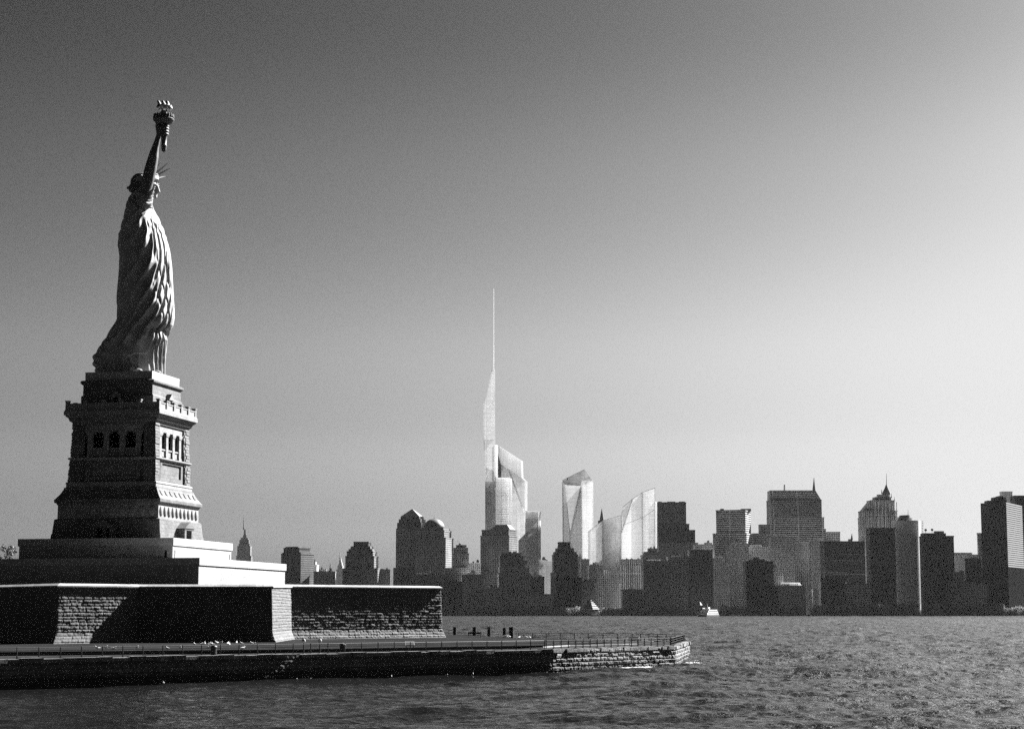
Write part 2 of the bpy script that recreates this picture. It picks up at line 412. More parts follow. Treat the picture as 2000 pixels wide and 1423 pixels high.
# coping course: irregular blocks along the top edge
for i in range(0, 5):
    a, b = W[i], W[i + 1]; L = (b - a).length; d = (b - a) / L; nn = Vector((d.y, -d.x)); m_ = MB(); s = 0
    while s < L:
        l = min(random.uniform(1.3, 2.4), L - s); o = random.uniform(.05, .34); t = random.uniform(-.06, .1)
        c = a + d * (s + l / 2) + nn * (o - .5) * .5 - nn * .2
        q = [a + d * (s + .03) + nn * o, a + d * (s + l - .03) + nn * (o + random.uniform(-.05, .05)), a + d * (s + l - .03) - nn * .7, a + d * (s + .03) - nn * .7]
        q2 = [q[0] - nn * .14, q[1] - nn * .14, q[2], q[3]]
        m_.prism([(p.x, p.y, ztop - .3) for p in q], [(p.x, p.y, ztop + .08 + t) for p in q])
        s += l
    m_.build('coping', M['seawall_cap'], island)
ngon('promenade', [(p.x, p.y, ztop) for p in W], M['path'])
def seg_wall(mb, pts, th, z0, z1):
    for a, b in zip(pts[:-1], pts[1:]):
        d = (b - a).normalized(); n = Vector((d.y, -d.x)) * th / 2
        q = [a + n, b + n, b - n, a - n]
        mb.prism([(p.x, p.y, z0) for p in q], [(p.x, p.y, z1) for p in q])
LW = [pxy(-400, 188), pxy(0, 198), pxy(600, 214), pxy(1004, 236)]
lw = empty('low_wall', (LW[2].x, LW[2].y, ztop), 'long low kerb wall in painted-on shade between the path and the lawn', 'low wall')
m_ = MB(); seg_wall(m_, LW, .35, ztop - .1, 2.93); m_.build('wall', M['timber'], lw)  # near-black timber colour borrowed; the kerb's shadow side is put into it
# lawn: rises gently to the fort
lawn_pts = [(p.x, p.y + .3, 2.88) for p in LW] + [(pxy(1110, 258).x, 258, 2.62), (pxy(1200, 285).x, 285, 2.62), (pxy(1100, 296).x, 296, 2.8), (0.5, 308, 2.85), (-8, 340, 3.0), (-34, 398, 3.0), (-62, 462, 3), (-200, 422, 3), (-220, 160, 3)]
ngon('lawn', lawn_pts, M['lawn'])
kb = MB(); seg_wall(kb, [pxy(1060, 246), pxy(1112, 257.5), pxy(1215, 268), pxy(1243, 272)], .2, ztop, 2.6)
kerb = kb.build('kerb', M['kerb']); tag(kerb, 'pale stone kerb line edging the lawn near the promenade tip', 'kerb')

# ------------------------------------------------------------------ star fort
S = [Vector((-118, 352)), Vector((-88, 299)), pxy(113, 249), pxy(270, 259), pxy(530, 262), pxy(567, 288), pxy(861, 309.7), Vector((-20, 338)), Vector((-30, 362)), Vector((-42, 366)), Vector((-48, 395)), Vector((-72, 372)), Vector((-98, 392)), Vector((-100, 366)), Vector((-125, 372)), Vector((-118, 352))]
ST = [11.2, 11.0, 10.75, 10.75, 10.8, 11.15, 11.2] + [11.2] * 9
fort = empty('star_fort', (-45, 300, 3), 'black star pointed fort wall of rock faced granite under the monument', 'fort')
batter = lambda h: .3 * (1 - h) + .75 * np.clip((.23 - h) / .23, 0, 1) ** 1.2
wall_run(S, 2.4, 10.3, batter, .43, 1.25, .12, lambda i: .15 if i < 6 else .6, 'rampart', M['rough_stone'], fort, closed=True, z1s=[z - .45 for z in ST])
P = S[:-1]; n = len(P); m_ = MB()
def miter(i):
    a, b, c = P[i - 1], P[i], P[(i + 1) % n]; d1 = (b - a).normalized(); d2 = (c - b).normalized()
    n1 = Vector((d1.y, -d1.x)); n2 = Vector((d2.y, -d2.x)); m = (n1 + n2).normalized(); return m / max(.4, m.dot(n1))
mi = [miter(i) for i in range(n)]
rings = []
for off, dz in ((-.1, -.47), (.28, -.47), (.28, -.3), (-.25, -.02), (-1.6, .0)):
    rings.append([(P[i].x + mi[i].x * off, P[i].y + mi[i].y * off, ST[i] + dz) for i in range(n)])
vsx = sum(rings, []); fsx = []
for r_ in range(len(rings) - 1):
    for i in range(n):
        j = (i + 1) % n; fsx.append((r_ * n + i, r_ * n + j, (r_ + 1) * n + j, (r_ + 1) * n + i))
sheet('coping', vsx, fsx, M['fort_coping'], fort, smooth=False)
bm = bmesh.new(); f_ = bm.faces.new([bm.verts.new((P[i].x + mi[i].x * -1.3 + 45, P[i].y + mi[i].y * -1.3 - 300, ST[i] - .05 - 3)) for i in range(n)])
if f_.normal.z < 0: f_.normal_flip()
bmesh.ops.triangulate(bm, faces=[f_]); me = bpy.data.meshes.new('terrace'); bm.to_mesh(me); bm.free(); me.materials.append(M['path'])
o = bpy.data.objects.new('terrace', me); col.objects.link(o); o.parent = fort

# ------------------------------------------------------------------ pedestal (local frame: +x = the way the statue faces)
PC = Vector((-65.5, 325, 0)); PHI = R(-12)
plat = empty('platform', PC + Vector((0, 0, 10.6)), 'two stepped pale stone terrace blocks carrying the pedestal', 'platform', rz=PHI)
def lbox(mb, s0, s1, z0, z1, dz): mb.box(-s0, s0, -s0, s0, z0 - dz, z1 - dz, s0 - s1, s0 - s1)
Z0 = 10.6
m_ = MB(); lbox(m_, 20.95, 20.95, 10.3, 14.35, Z0); m_.build('lower_block', M['platform'], plat, local=True)
m_ = MB(); lbox(m_, 21.15, 21.15, 14.35, 15.5, Z0); m_.build('lower_coping', M['coping'], plat, local=True)
m_ = MB(); lbox(m_, 13.5, 13.5, 15.5, 17.75, Z0); m_.build('upper_block', M['platform'], plat, local=True)
m_ = MB(); lbox(m_, 13.68, 13.68, 17.75, 18.98, Z0); m_.build('upper_coping', M['coping'], plat, local=True)
for q in (-1, 1):
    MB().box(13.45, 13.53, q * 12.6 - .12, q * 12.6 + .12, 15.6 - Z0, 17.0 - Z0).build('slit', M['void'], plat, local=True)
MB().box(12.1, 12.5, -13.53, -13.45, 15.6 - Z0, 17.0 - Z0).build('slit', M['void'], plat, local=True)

ped = empty('pedestal', PC + Vector((0, 0, 18.98)), 'tall tapering granite pedestal with balcony, colonnade and shield frieze below the statue', 'pedestal', rz=PHI)
Z0 = 18.98
def rot4(mb, fn):
    """build fn in the frame of the +x face (x outward, y along) on all four faces"""
    for k in range(4):
        t = MB(); fn(t); c, s_ = math.cos(k * math.pi / 2), math.sin(k * math.pi / 2)
        mb.add([(x * c - y * s_, x * s_ + y * c, z) for x, y, z in t.v], t.f)
def P_(name, mb, mat='granite'): return mb.build(name, M[mat], ped, local=True)
def rings_(mb, prof):
    for (s0, z0), (s1, z1) in zip(prof[:-1], prof[1:]): pass
    vs = []; fs = []
    for s_, z in prof: vs += [(-s_, -s_, z - Z0), (s_, -s_, z - Z0), (s_, s_, z - Z0), (-s_, s_, z - Z0)]
    for i in range(len(prof) - 1):
        for k in range(4): fs.append((i * 4 + k, i * 4 + (k + 1) % 4, i * 4 + 4 + (k + 1) % 4, i * 4 + 4 + k))
    fs += [(3, 2, 1, 0), tuple(range(len(vs) - 4, len(vs)))]
    mb.add(vs, fs)
m_ = MB(); rings_(m_, [(9.79, 18.98), (9.72, 19.9), (9.62, 19.9), (9.42, 22.0), (9.39, 22.33), (9.05, 22.45)]); P_('base', m_)
m_ = MB(); rings_(m_, [(9.0, 22.3), (8.98, 24.75)]); P_('frieze', m_, 'smooth_granite')
m_ = MB(); rings_(m_, [(9.0, 24.7), (9.12, 24.82), (9.15, 25.0), (9.45, 25.15), (9.5, 25.65), (9.28, 25.85), (8.75, 26.6), (8.35, 27.4), (8.3, 27.7), (8.15, 27.75)]); P_('lower_cornice', m_)
m_ = MB(); rings_(m_, [(8.1, 27.6), (8.05, 28.3), (8.15, 28.35), (8.1, 28.6), (7.8, 28.75)]); P_('shaft_moulding', m_, 'smooth_granite')
lug0 = None
for kk in range(32):
        y = 0; t = MB()
        t.prism([(8.3, y - .3, 26.35 - Z0), (9.05, y - .3, 26.35 - Z0), (9.05, y + .3, 26.35 - Z0), (8.3, y + .3, 26.35 - Z0)], [(8.2, y - .3, 27.3 - Z0), (8.62, y - .3, 27.1 - Z0), (8.62, y + .3, 27.1 - Z0), (8.2, y + .3, 27.3 - Z0)])
        if lug0 is None: o = lug0 = P_('corbel_lug', t)
        else: o = lug0.copy(); col.objects.link(o)
        a = (kk // 8) * math.pi / 2; y = -7.35 + (kk % 8) * 2.1; o.location = (-y * math.sin(a), y * math.cos(a), 0); o.rotation_euler = (0, 0, a)
# shield discs
sm = MB(); ax = Matrix.Rotation(R(90), 3, 'Y')
sm.lathe((0, 0, 0), [(.72, -.1), (.78, .06), (.7, .16), (.45, .25), (.1, .3), (.02, .3)], 24, ax)
first = None
for k in range(4):
    for j in range(10):
        if first is None: o = first = sm.build('shield', M['smooth_granite'], ped, local=True, smooth=True)
        else: o = first.copy(); col.objects.link(o)
        y = -7.9 + j * 1.755; a = k * math.pi / 2
        o.location = (8.98 * math.cos(a) - y * math.sin(a), 8.98 * math.sin(a) + y * math.cos(a), 23.65 - Z0); o.rotation_euler = (0, 0, a); o.scale = (1, .84, 1.12)
# doors with pediments
for k in range(4):
    t = MB(); z = Z0
    for q in (-1, 1): t.box(9.2, 10.9, q * 1.55 - .38, q * 1.55 + .38, 0, 1.75)
    t.box(9.2, 10.95, -2.05, 2.05, 1.75, 2.05)
    t.prism([(9.0, -2.3, 2.05), (11.1, -2.3, 2.05), (9.0, 0, 3.15), (11.1, 0, 3.15)][0:0] or [(11.1, -2.3, 2.05), (11.1, 2.3, 2.05), (11.1, 0, 3.2)], [(9.0, -2.3, 2.05), (9.0, 2.3, 2.05), (9.0, 0, 3.2)])
    t.box(9.2, 10.2, -.35, .35, 0, 1.75)
    d = t.build('doorway', M['granite'], ped, local=True); d.rotation_euler = (0, 0, k * math.pi / 2)
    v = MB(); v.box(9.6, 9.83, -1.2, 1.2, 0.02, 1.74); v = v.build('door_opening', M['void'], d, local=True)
# shaft: core, quoins, colonnades
def sx(z): return 7.47 + (38.28 - z) * .042
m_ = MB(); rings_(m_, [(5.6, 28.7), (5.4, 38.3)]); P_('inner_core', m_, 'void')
m_ = MB()
def lowpanel(t):
    t.box(5.3, 7.25, -5.7, 5.7, 28.72 - Z0, 32.6 - Z0)
    for (y0, y1, z0, z1) in ((-5.0, 5.0, 31.9, 32.4), (-5.0, -4.2, 29.6, 31.9), (4.2, 5.0, 29.6, 31.9), (-5, 5, 28.8, 29.6)):
        t.box(7.2, 7.5, y0, y1, z0 - Z0, z1 - Z0)
rot4(m_, lowpanel); P_('lower_panel', m_)
for sxn in (-1, 1):
    for syn in (-1, 1):
        z = 28.75; k = 0; m_ = MB()
        while z < 38.2:
            h = .52; s_ = sx(z + .3) + random.uniform(-.04, .1)
            if not (32.2 < z < 32.75):
                w1 = 1.85 if k % 2 else 1.4; w2 = 1.4 if k % 2 else 1.85
                x0, x1 = sorted((sxn * s_, sxn * (s_ - w1))); y0, y1 = sorted((syn * s_, syn * (s_ - w2)))
                m_.box(x0, x1, y0, y1, z - Z0 + .03, z + h - Z0 - .03, .05, .05)
                x0, x1 = sorted((sxn * (s_ - .14), sxn * (s_ - 2.2))); y0, y1 = sorted((syn * (s_ - .14), syn * (s_ - 2.2)))
                m_.box(x0, x1, y0, y1, z - Z0 - .03, z + h - Z0 + .03)
            z += h; k += 1
        P_('quoin_pier', m_)
m_ = MB(); rings_(m_, [(7.35, 32.3), (7.75, 32.4), (7.95, 32.55), (7.95, 32.75), (7.6, 32.85)])
P_('string_course', m_, 'smooth_granite')
m_ = MB()
def header(t):
    t.box(5.3, 7.2, -5.6, 5.6, 37.2 - Z0, 38.35 - Z0)
    for k in range(4):
        y = -4.35 + k * 2.9
        t.box(6.3, 7.3, y - .75, y + .75, 36.85 - Z0, 37.25 - Z0)
rot4(m_, header); P_('entablature', m_, 'smooth_granite')
m_ = MB()
def sills(t):
    t.box(5.3, 6.75, -5.6, 5.6, 32.8 - Z0, 33.1 - Z0)
    for k in range(3): t.box(6.3, 6.95, -2.9 + k * 2.9 - .9, -2.9 + k * 2.9 + .9, 33.1 - Z0, 34.15 - Z0); t.box(6.2, 7.1, -2.9 + k * 2.9 - .93, -2.9 + k * 2.9 + .93, 34.15 - Z0, 34.4 - Z0)
rot4(m_, sills); P_('loggia_parapet', m_, 'smooth_granite')
cm = MB(); cm.box(-.12, .52, -.58, .58, 32.8 - Z0, 33.3 - Z0); cm.box(-.05, .45, -.48, .48, 33.3 - Z0, 36.6 - Z0, .03, .03); cm.box(-.12, .52, -.56, .56, 36.6 - Z0, 36.86 - Z0)
first = None
for k in range(4):
    for j in range(4):
        if first is None: o = first = cm.build('column', M['smooth_granite'], ped, local=True)
        else: o = first.copy(); col.objects.link(o)
        y = -4.35 + j * 2.9; a = k * math.pi / 2
        o.location = (6.75 * math.cos(a) - y * math.sin(a), 6.75 * math.sin(a) + y * math.cos(a), 0); o.rotation_euler = (0, 0, a)
# balcony
m_ = MB(); rings_(m_, [(7.2, 38.25), (7.45, 38.35), (7.5, 38.7), (7.9, 39.0), (8.0, 39.4), (8.4, 39.75), (8.4, 39.9)]); P_('balcony_corbel', m_)
m_ = MB(); rings_(m_, [(8.35, 39.88), (8.62, 39.95), (8.62, 40.6), (8.5, 40.7), (8.5, 40.85), (8.4, 40.9)]); P_('balcony_slab', m_, 'smooth_granite')
m_ = MB()
def parapet(t):
    for j in range(5):
        y = -6.55 + j * 3.28
        t.box(8.0, 8.3, y - 1.35, y + 1.35, 40.85 - Z0, 41.75 - Z0); t.box(7.92, 8.38, y - 1.35, y + 1.35, 41.75 - Z0, 41.92 - Z0)
rot4(m_, parapet); P_('parapet', m_, 'smooth_granite')
pm = MB(); pm.box(-.35, .2, -.32, .32, 0, 1.35); pm.box(-.42, .27, -.4, .4, 1.35, 1.55)
first = None
for k in range(4):
    for j in range(6):
        if j == 5 and True:
            yv = 8.1
        else: yv = -8.1 + j * 3.24
        if j == 5: continue
        if first is None: o = first = pm.build('parapet_pier', M['smooth_granite'], ped, local=True)
        else: o = first.copy(); col.objects.link(o)
        a = k * math.pi / 2
        o.location = (8.28 * math.cos(a) - yv * math.sin(a), 8.28 * math.sin(a) + yv * math.cos(a), 40.85 - Z0); o.rotation_euler = (0, 0, a)
# attic
m_ = MB(); rings_(m_, [(6.5, 40.7), (6.53, 43.2), (6.45, 43.35), (6.3, 43.45), (6.28, 45.1), (6.3, 45.2), (6.55, 45.4), (6.66, 45.55), (6.66, 45.85), (6.4, 46.0)]); P_('attic', m_)
for k in range(4):
    t = MB(); t.box(6.2, 7.1, -.75, -.4, 40.8 - Z0, 43.0 - Z0); t.box(6.2, 7.1, .4, .75, 40.8 - Z0, 43.0 - Z0)
    t.prism([(7.25, -1.15, 43.0 - Z0), (7.25, 1.15, 43.0 - Z0), (7.25, 0, 44.1 - Z0)], [(6.2, -1.15, 43.0 - Z0), (6.2, 1.15, 43.0 - Z0), (6.2, 0, 44.1 - Z0)])
    d = t.build('balcony_door', M['smooth_granite'], ped, local=True); d.rotation_euler = (0, 0, k * math.pi / 2)
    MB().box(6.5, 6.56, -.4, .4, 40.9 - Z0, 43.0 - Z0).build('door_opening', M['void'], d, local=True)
m_ = MB(); rings_(m_, [(6.05, 45.95), (6.08, 47.45), (5.9, 47.45)]); P_('plinth', m_, 'coping')

# ------------------------------------------------------------------ statue
FZ = 47.45
stat = empty('statue', PC + Vector((0, 0, FZ)), 'colossal robed woman statue raising a torch on the pedestal', 'statue', rz=PHI)
e1 = Vector((math.cos(PHI), math.sin(PHI), 0)); e2 = Vector((-math.sin(PHI), math.cos(PHI), 0)); camp = Vector((0, 0, CAMH))
def loc(px, py, b=0.):
    """local point of the statue seen at pixel (px,py) of the photo with lateral offset b (negative = near side)"""
    d = at(px, py, 1.0) - camp
    t = ((PC - camp).dot(e2) + b) / d.dot(e2)
    p = camp + d * t - PC
    return Vector((p.dot(e1), b, p.z - FZ))
prof = [(726, 192, 323), (719, 186, 323), (711, 182, 323), (700, 182, 324), (693, 182, 324.5), (684, 190, 325.5), (679, 193, 326), (668, 200, 327), (659, 207, 328), (652, 211, 329), (647, 214, 331), (642, 217, 335), (635, 222, 338.7), (622, 229, 341), (617, 228, 341.4), (597, 229, 341), (592, 228, 340.5), (574, 228.4, 339.7), (544, 231, 337.6), (521, 233, 336.6), (500, 233, 334), (492, 232, 333), (479, 230, 330), (475, 230, 329), (462, 232, 325), (445, 236.4, 319), (422, 242.7, 310), (407, 245.5, 301), (397, 248, 297.5), (388, 251, 297), (380, 256, 293), (373, 262, 287), (368, 268, 283)]
ys = np.array([p[0] for p in prof][::-1], float); xl = np.array([p[1] for p in prof][::-1], float); xr = np.array([p[2] for p in prof][::-1], float)
zk = []; lk = []; rk = []
for y_, a_, b_ in prof:
    A_ = loc(a_, y_); B_ = loc(b_, y_); zk.append((A_.z + B_.z) / 2); lk.append(A_.x); rk.append(B_.x)
zk, lk, rk = map(np.array, (zk, lk, rk)); zk[0] = -.05
NT, NZ = 560, 520
zz = np.linspace(0, zk[-1], NZ); TH = np.linspace(-np.pi, np.pi, NT, endpoint=False)
l_ = np.interp(zz, zk, lk); r_ = np.interp(zz, zk, rk)
zb = [0, 3, 7, 12, 18, 22, 25, 28, 29.5, 30.5, 31.5, zk[-1]]; bb = [4.0, 3.9, 3.9, 4.3, 4.5, 4.1, 4.2, 4.1, 3.7, 2.9, 1.6, 1.0]
B = np.interp(zz, zb, bb)
half = (r_ - l_) / 2 * .921          # projected half width
A = np.sqrt(np.maximum(half ** 2 - (.386 * B) ** 2, .6)) / .921
cx_ = (l_ + r_) / 2
T2, Z2 = np.meshgrid(TH, zz); A2 = A[:, None] * np.ones_like(T2); B2 = B[:, None] * np.ones_like(T2); C2 = cx_[:, None] * np.ones_like(T2)
ct, st = np.cos(T2), np.sin(T2)
pe = np.where(np.cos(T2 + .28) > 0, 2.3 + 1.2 * np.cos(T2 + .28), 2.3)
rr = (np.abs(np.cos(T2 + .28)) ** pe + np.abs(np.sin(T2 + .28)) ** pe) ** (-1 / pe)
def sm_(x, a, b): t = np.clip((x - a) / (b - a), 0, 1); return t * t * (3 - 2 * t)
def nz(x, y): return vnoise(x + 50, y + 50) * 2 - 1
deg = np.degrees(T2)
g = np.clip((deg + 180) / 190, 0, 1)                # 0 back .. 1 front along the near side
gf = np.where(deg > 10, 1 - np.clip((deg - 10) / 170, 0, 1), g)
zq = Z2
def fold(p, sharp=1.5): 
    f = p - np.floor(p); return (0.5 + 0.5 * np.cos(2 * np.pi * (f ** .8))) ** sharp
wob = .35 * nz(T2 * 1.7, zq * .35) + .18 * nz(T2 * 4, zq * .8)
# sweeping folds rising towards the front and left shoulder
rise = 27 * gf ** 2.1
big = nz(T2 * .9 + 3, zq * .11)
p1 = (zq - rise) / 4.6 + big * .9 + wob * .25
p1b = (zq - rise * 1.08) / 2.1 + big * 1.3 + wob * .9
amp = .55 + .45 * nz(T2 * 1.3 + 9, zq * .22)
frt = sm_(deg, -60, -32)
sweep = (.85 * fold(p1, 1.6) * (1 - frt) + .2 * amp * (1 - frt) * fold(p1b, 1.4)) * (.3 + .7 * sm_(deg, -150, -90)) + frt * (.5 - .85 * fold(p1, 4) * (1 - sm_(deg, -10, 15)))
mid = sm_(zq, 3.5, 7) * (1 - sm_(zq, 25.5, 27.5))
# gathered folds over breast and shoulder
rise3 = 8.5 * gf ** 1.3
p3 = (zq - rise3) / 1.7 + wob * .7
chest = .4 * fold(p3, 1.3) * sm_(zq, 23.5, 26)
# long front folds
p4 = T2 * 1.75 + .07 * zq + .3 * wob + 1.1 * big + .3
front = -.6 * (.35 + .9 * np.clip(amp, 0, 1)) * fold(p4, 5) * np.exp(-((deg - 8) / 42) ** 2) * (1 - sm_(zq, 19, 24))
# underdress: vertical pleats below the hem
zh = np.interp(deg, [-180, -120, -85, -60, -38, -12, 2, 20, 60, 120, 180], [1.0, 1.5, 2.2, 3.2, 4.3, 5.4, 8.0, 7.6, 6.0, 3.0, 1.0]) + .25 * np.sin(T2 * 9) + .2 * nz(T2 * 6, zq * 0)
above = sm_(zq, zh - .05, zh + .12)
pl = .22 * fold(T2 * 4.1 + .3 * nz(T2 * 3, zq * .15) + .05 * zq, 1.2) + .06 * fold(T2 * 9.3, 1)
# train ripples at the heel
tr = .3 * fold((zq * .9 + 1.2 * np.abs(deg + 150) / 40) / 1.1 + wob, 1.3) * np.exp(-((deg + 160) / 55) ** 2) * (1 - sm_(zq, 5, 8))
# hanging cloak edge at the back
bk = .35 * fold(T2 * 3.0 + .2 * wob, 1.3) * np.exp(-((np.abs(deg) - 172) / 30) ** 2) * sm_(zq, 8, 10) * (1 - sm_(zq, 24, 27))
D = above * (.6 + sweep * mid  + chest + front * .9 + bk) + (1 - above) * pl + tr
D += .03 * nz(T2 * 7, zq * 1.2)
# sharp bend of knee: slight bulge on near leg
D += .45 * np.exp(-(((deg + 35) / 28) ** 2 + ((zq - 10.5) / 3.0) ** 2))
D = (D - .55)
D *= np.clip((zz[-1] - zq) / 1.5, 0, 1)
RA = np.maximum(A2 + D * .8, .3); RB = np.maximum(B2 + D, .3)
bend = np.where(zq < 8, -(1 - sm_(zq, 3, 8)) * .0, 0)
XX = rr * RA * ct; YY = rr * RB * st * np.where(ct < -.5, 1 - .25 * (1 - sm_(zq, 3, 9)) * (np.abs(ct) - .5) * 2, 1)
pj = .921 * XX + .386 * YY; mx = pj.max(1); mnn = pj.min(1)          # fit the outline seen from the side to the photo
kk_ = (r_ - l_) * .921 / (mx - mnn); ker = np.ones(25) / 25
kk_ = np.convolve(np.pad(kk_, 12, mode='edge'), ker, 'valid'); sh_ = (r_ + l_) / 2 - kk_ * (mx + mnn) / 2 / .921
sh_ = np.convolve(np.pad(sh_ - cx_, 12, mode='edge'), ker, 'valid') + cx_
XX = XX * kk_[:, None] + sh_[:, None]; YY = YY * kk_[:, None]
vsx = np.stack([XX, YY, Z2], -1).reshape(-1, 3).tolist(); fsx = gridfaces(NT, NZ, True)
fsx.append(tuple(range(NT))[::-1]); fsx.append(tuple(range(NT * (NZ - 1), NT * NZ)))
me = bpy.data.meshes.new('robe'); me.from_pydata(vsx, [], fsx); me.update(); me.polygons.foreach_set('use_smooth', [True] * len(me.polygons)); me.materials.append(M['copper'])
robe = bpy.data.objects.new('robe', me); col.objects.link(robe); robe.parent = stat

# raised right arm and hand in one skin
am = MB(); bA = -3.1
arm = [(389, 268, 300, -2.6), (381, 270, 298, -2.9), (369.7, 273.3, 296, -3.1), (348.6, 277.5, 302, -3.2), (327.5, 282.8, 306.5, -3.2), (306.5, 289.6, 309.6, -3.2), (296, 293, 310, -3.2), (285.4, 297.5, 311, -3.2), (274.9, 301.5, 313, -3.2), (264.3, 305, 315, -3.2), (256, 306, 315, -3.2)]
pts = []; rad = []
for y_, a_, b_, bo in arm:
    pa, pb = loc(a_, y_, bo), loc(b_, y_, bo); pts.append((pa + pb) / 2); rad.append((pb - pa).length / 2 * .93)
am.tube(pts, rad, 20)
hc = loc(316, 254, -3.2)
am.ell(hc + Vector((-.35, -.3, .1)), (.62, .55, 1.15))          # palm behind the grip
am.ell(loc(309, 246, -3.2), (.5, .5, .8))
tax = loc(320.5, 254, -3.2)
for k, dz in enumerate((-.95, -.45, .05, .52)):                # four fingers wrapped round the handle
    L = 1 - .06 * abs(k - 1.5); q = []
    for a in np.linspace(-170, 20 + 6 * k, 9):
        q.append(tax + Vector((.74 * math.cos(R(a)), .74 * math.sin(R(a)), dz + .12 * math.cos(R(a)))))
    am.tube(q, [.25, .26, .25, .27, .24, .24, .22, .2, .15], 8)
q = [loc(309, 248, -2.9) + Vector((0, .2, .3)), tax + Vector((-.45, .65, .7)), tax + Vector((.1, .78, .95)), tax + Vector((.5, .5, 1.15))]
am.tube(q, [.34, .3, .26, .17], 8)                              # thumb
am.build('raised_arm', M['copper_shaded'], stat, local=True, remesh=.1)
# sleeve folds gathered at the shoulder
sm2 = MB()
for k in range(5):
    a0 = loc(264 + k * 4, 372 + k * 5.5, -3.6 - .1 * k); a1 = loc(280, 388 + k * 3, -4.3); a2 = loc(302 - k * 1.5, 368 + k * 7, -2.6)
    qq = []
    for t in np.linspace(0, 1, 10): qq.append(a0 * (1 - t) ** 2 + a1 * 2 * t * (1 - t) + a2 * t * t)
    sm2.tube(qq, [.18 + .2 * math.sin(math.pi * t) for t in np.linspace(0, 1, 10)], 8)
sm2.ell(loc(282, 391, -2.2), (1.5, 1.4, 1.8))
sm2.build('sleeve', M['copper'], stat, local=True, remesh=.1)

# torch
axT = (loc(321, 238, -3.2) - loc(319.6, 297, -3.2)).normalized(); q = axT.to_track_quat('Z', 'X').to_matrix()
base = loc(319.8, 297, -3.2)
tm = MB(); s1 = 1 / 11.38 * 1.0
tm.lathe(base, [(.12, 0), (.32, .12), (.42, .5), (.46, .95), (.52, 1.05), (.52, 1.2), (.42, 1.3), (.5, 2.3), (.56, 3.2), (.66, 3.3), (.6, 3.5), (.62, 4.8), (.7, 4.95), (.72, 5.15)], 20, q)
torch = tm.build('torch', M['copper_shaded'], stat, local=True, smooth=True)
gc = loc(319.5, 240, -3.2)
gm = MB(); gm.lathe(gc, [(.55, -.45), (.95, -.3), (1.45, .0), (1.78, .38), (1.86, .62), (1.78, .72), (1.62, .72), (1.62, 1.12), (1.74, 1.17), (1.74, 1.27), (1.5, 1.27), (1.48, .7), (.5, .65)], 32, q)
gal = gm.build('gallery', M['copper_shaded'], torch, local=True)
om = MB()
for k in range(20):
    a = 2 * math.pi * k / 20; c = gc + q @ Vector((1.66 * math.cos(a), 1.66 * math.sin(a), 1.2))
    om.ell(c + q @ Vector((0, 0, .1)), (.13, .13, .22), nu=8, nv=6)
    c = gc + q @ Vector((1.72 * math.cos(a), 1.72 * math.sin(a), .95)); om.ell(c, (.14, .14, .22), nu=8, nv=6)
om.build('railing_ornament', M['copper_shaded'], torch, local=True, smooth=True)
nk = MB(); nk.lathe(gc, [(.62, .6), (.55, 1.2), (.52, 2.0), (.66, 2.1), (.55, 2.25), (.85, 2.6), (1.05, 2.85), (.3, 2.9)], 20, q); nk.build('flame_bowl', M['copper_shaded'], torch, local=True, smooth=True)
fm = MB(); f0 = loc(320, 211, -3.2)
fm.ell(f0 + Vector((0, 0, -.05)), (1.05, .95, .7))
for (px, py, b, r0) in ((308.0, 195.5, -3.0, .3), (316.5, 196, -3.8, .34), (325, 196.5, -3.0, .36), (312, 199, -2.3, .3), (331, 205, -3.3, .42)):
    tip = loc(px, py, b); bs = f0 + (Vector((tip.x, tip.y, f0.z)) - f0) * .85
    md = (bs + tip) / 2 + Vector((.28, 0, -.05))
    fm.tube([bs, md, tip + Vector((.08, 0, -.2)), tip], [r0 * 1.7, r0 * 1.25, r0 * .8, r0 * .25], 10)
fm.build('flame', M['gold'], torch, local=True, remesh=.08)

# head
hm = MB()
hm.tube([loc(276, 402, 0), loc(279, 388, 0), loc(285, 374, 0)], [1.9, 1.35, 1.2], 16)
hm.ell(loc(283, 360, 0), (2.0, 1.6, 1.85))
hm.ell(loc(291, 370, 0), (1.45, 1.25, 1.75), Matrix.Rotation(R(12), 3, 'Y'))
hm.ell(loc(298, 377, 0), (.95, .95, .95)); hm.ell(loc(301.8, 384.5, 0), (.48, .5, .38))      # jaw, chin
hm.tube([loc(306, 361, 0), loc(308.8, 370, 0), loc(310.0, 374.5, 0), loc(306, 376.5, 0)], [.24, .28, .34, .22], 8)   # nose
hm.ell(loc(304.2, 379, 0), (.3, .5, .14)); hm.ell(loc(303.8, 381.6, 0), (.28, .46, .15))     # lips
for sgn in (-1, 1):
    hm.ell(loc(303.5, 362, 0) + Vector((.05, sgn * .6, 0)), (.45, .55, .2))                  # brow
    hm.ell(loc(302.6, 367, 0) + Vector((.05, sgn * .58, 0)), (.3, .34, .18))                 # eyelid
    hm.ell(loc(299, 374, 0) + Vector((0, sgn * .75, 0)), (.5, .42, .6))                      # cheek
    hm.ell(loc(284, 368, 0) + Vector((0, sgn * 1.5, 0)), (.3, .18, .5))                      # ear
hm.build('head', M['copper'], stat, local=True, remesh=.09)
hr = MB()
for sgn in (-1, 1):
    for k in range(7):
        t = k / 6; p0 = loc(300 - 5 * k, 353 + 1.2 * k, 0)
        hr.tube([p0 + Vector((0, sgn * .9, .1)), p0 + Vector((-.5, sgn * 1.55, -.4)), p0 + Vector((-1.2, sgn * 1.6, -.9)), loc(263, 368, 0) + Vector((0, sgn * .6, -.2))], [.3, .36, .36, .3], 8)
hr.ell(loc(259, 369, 0), (.75, .7, .75)); hr.ell(loc(277, 356, 0), (2.05, 1.62, 1.75))
hr.build('hair', M['copper_shaded'], stat, local=True, remesh=.1)
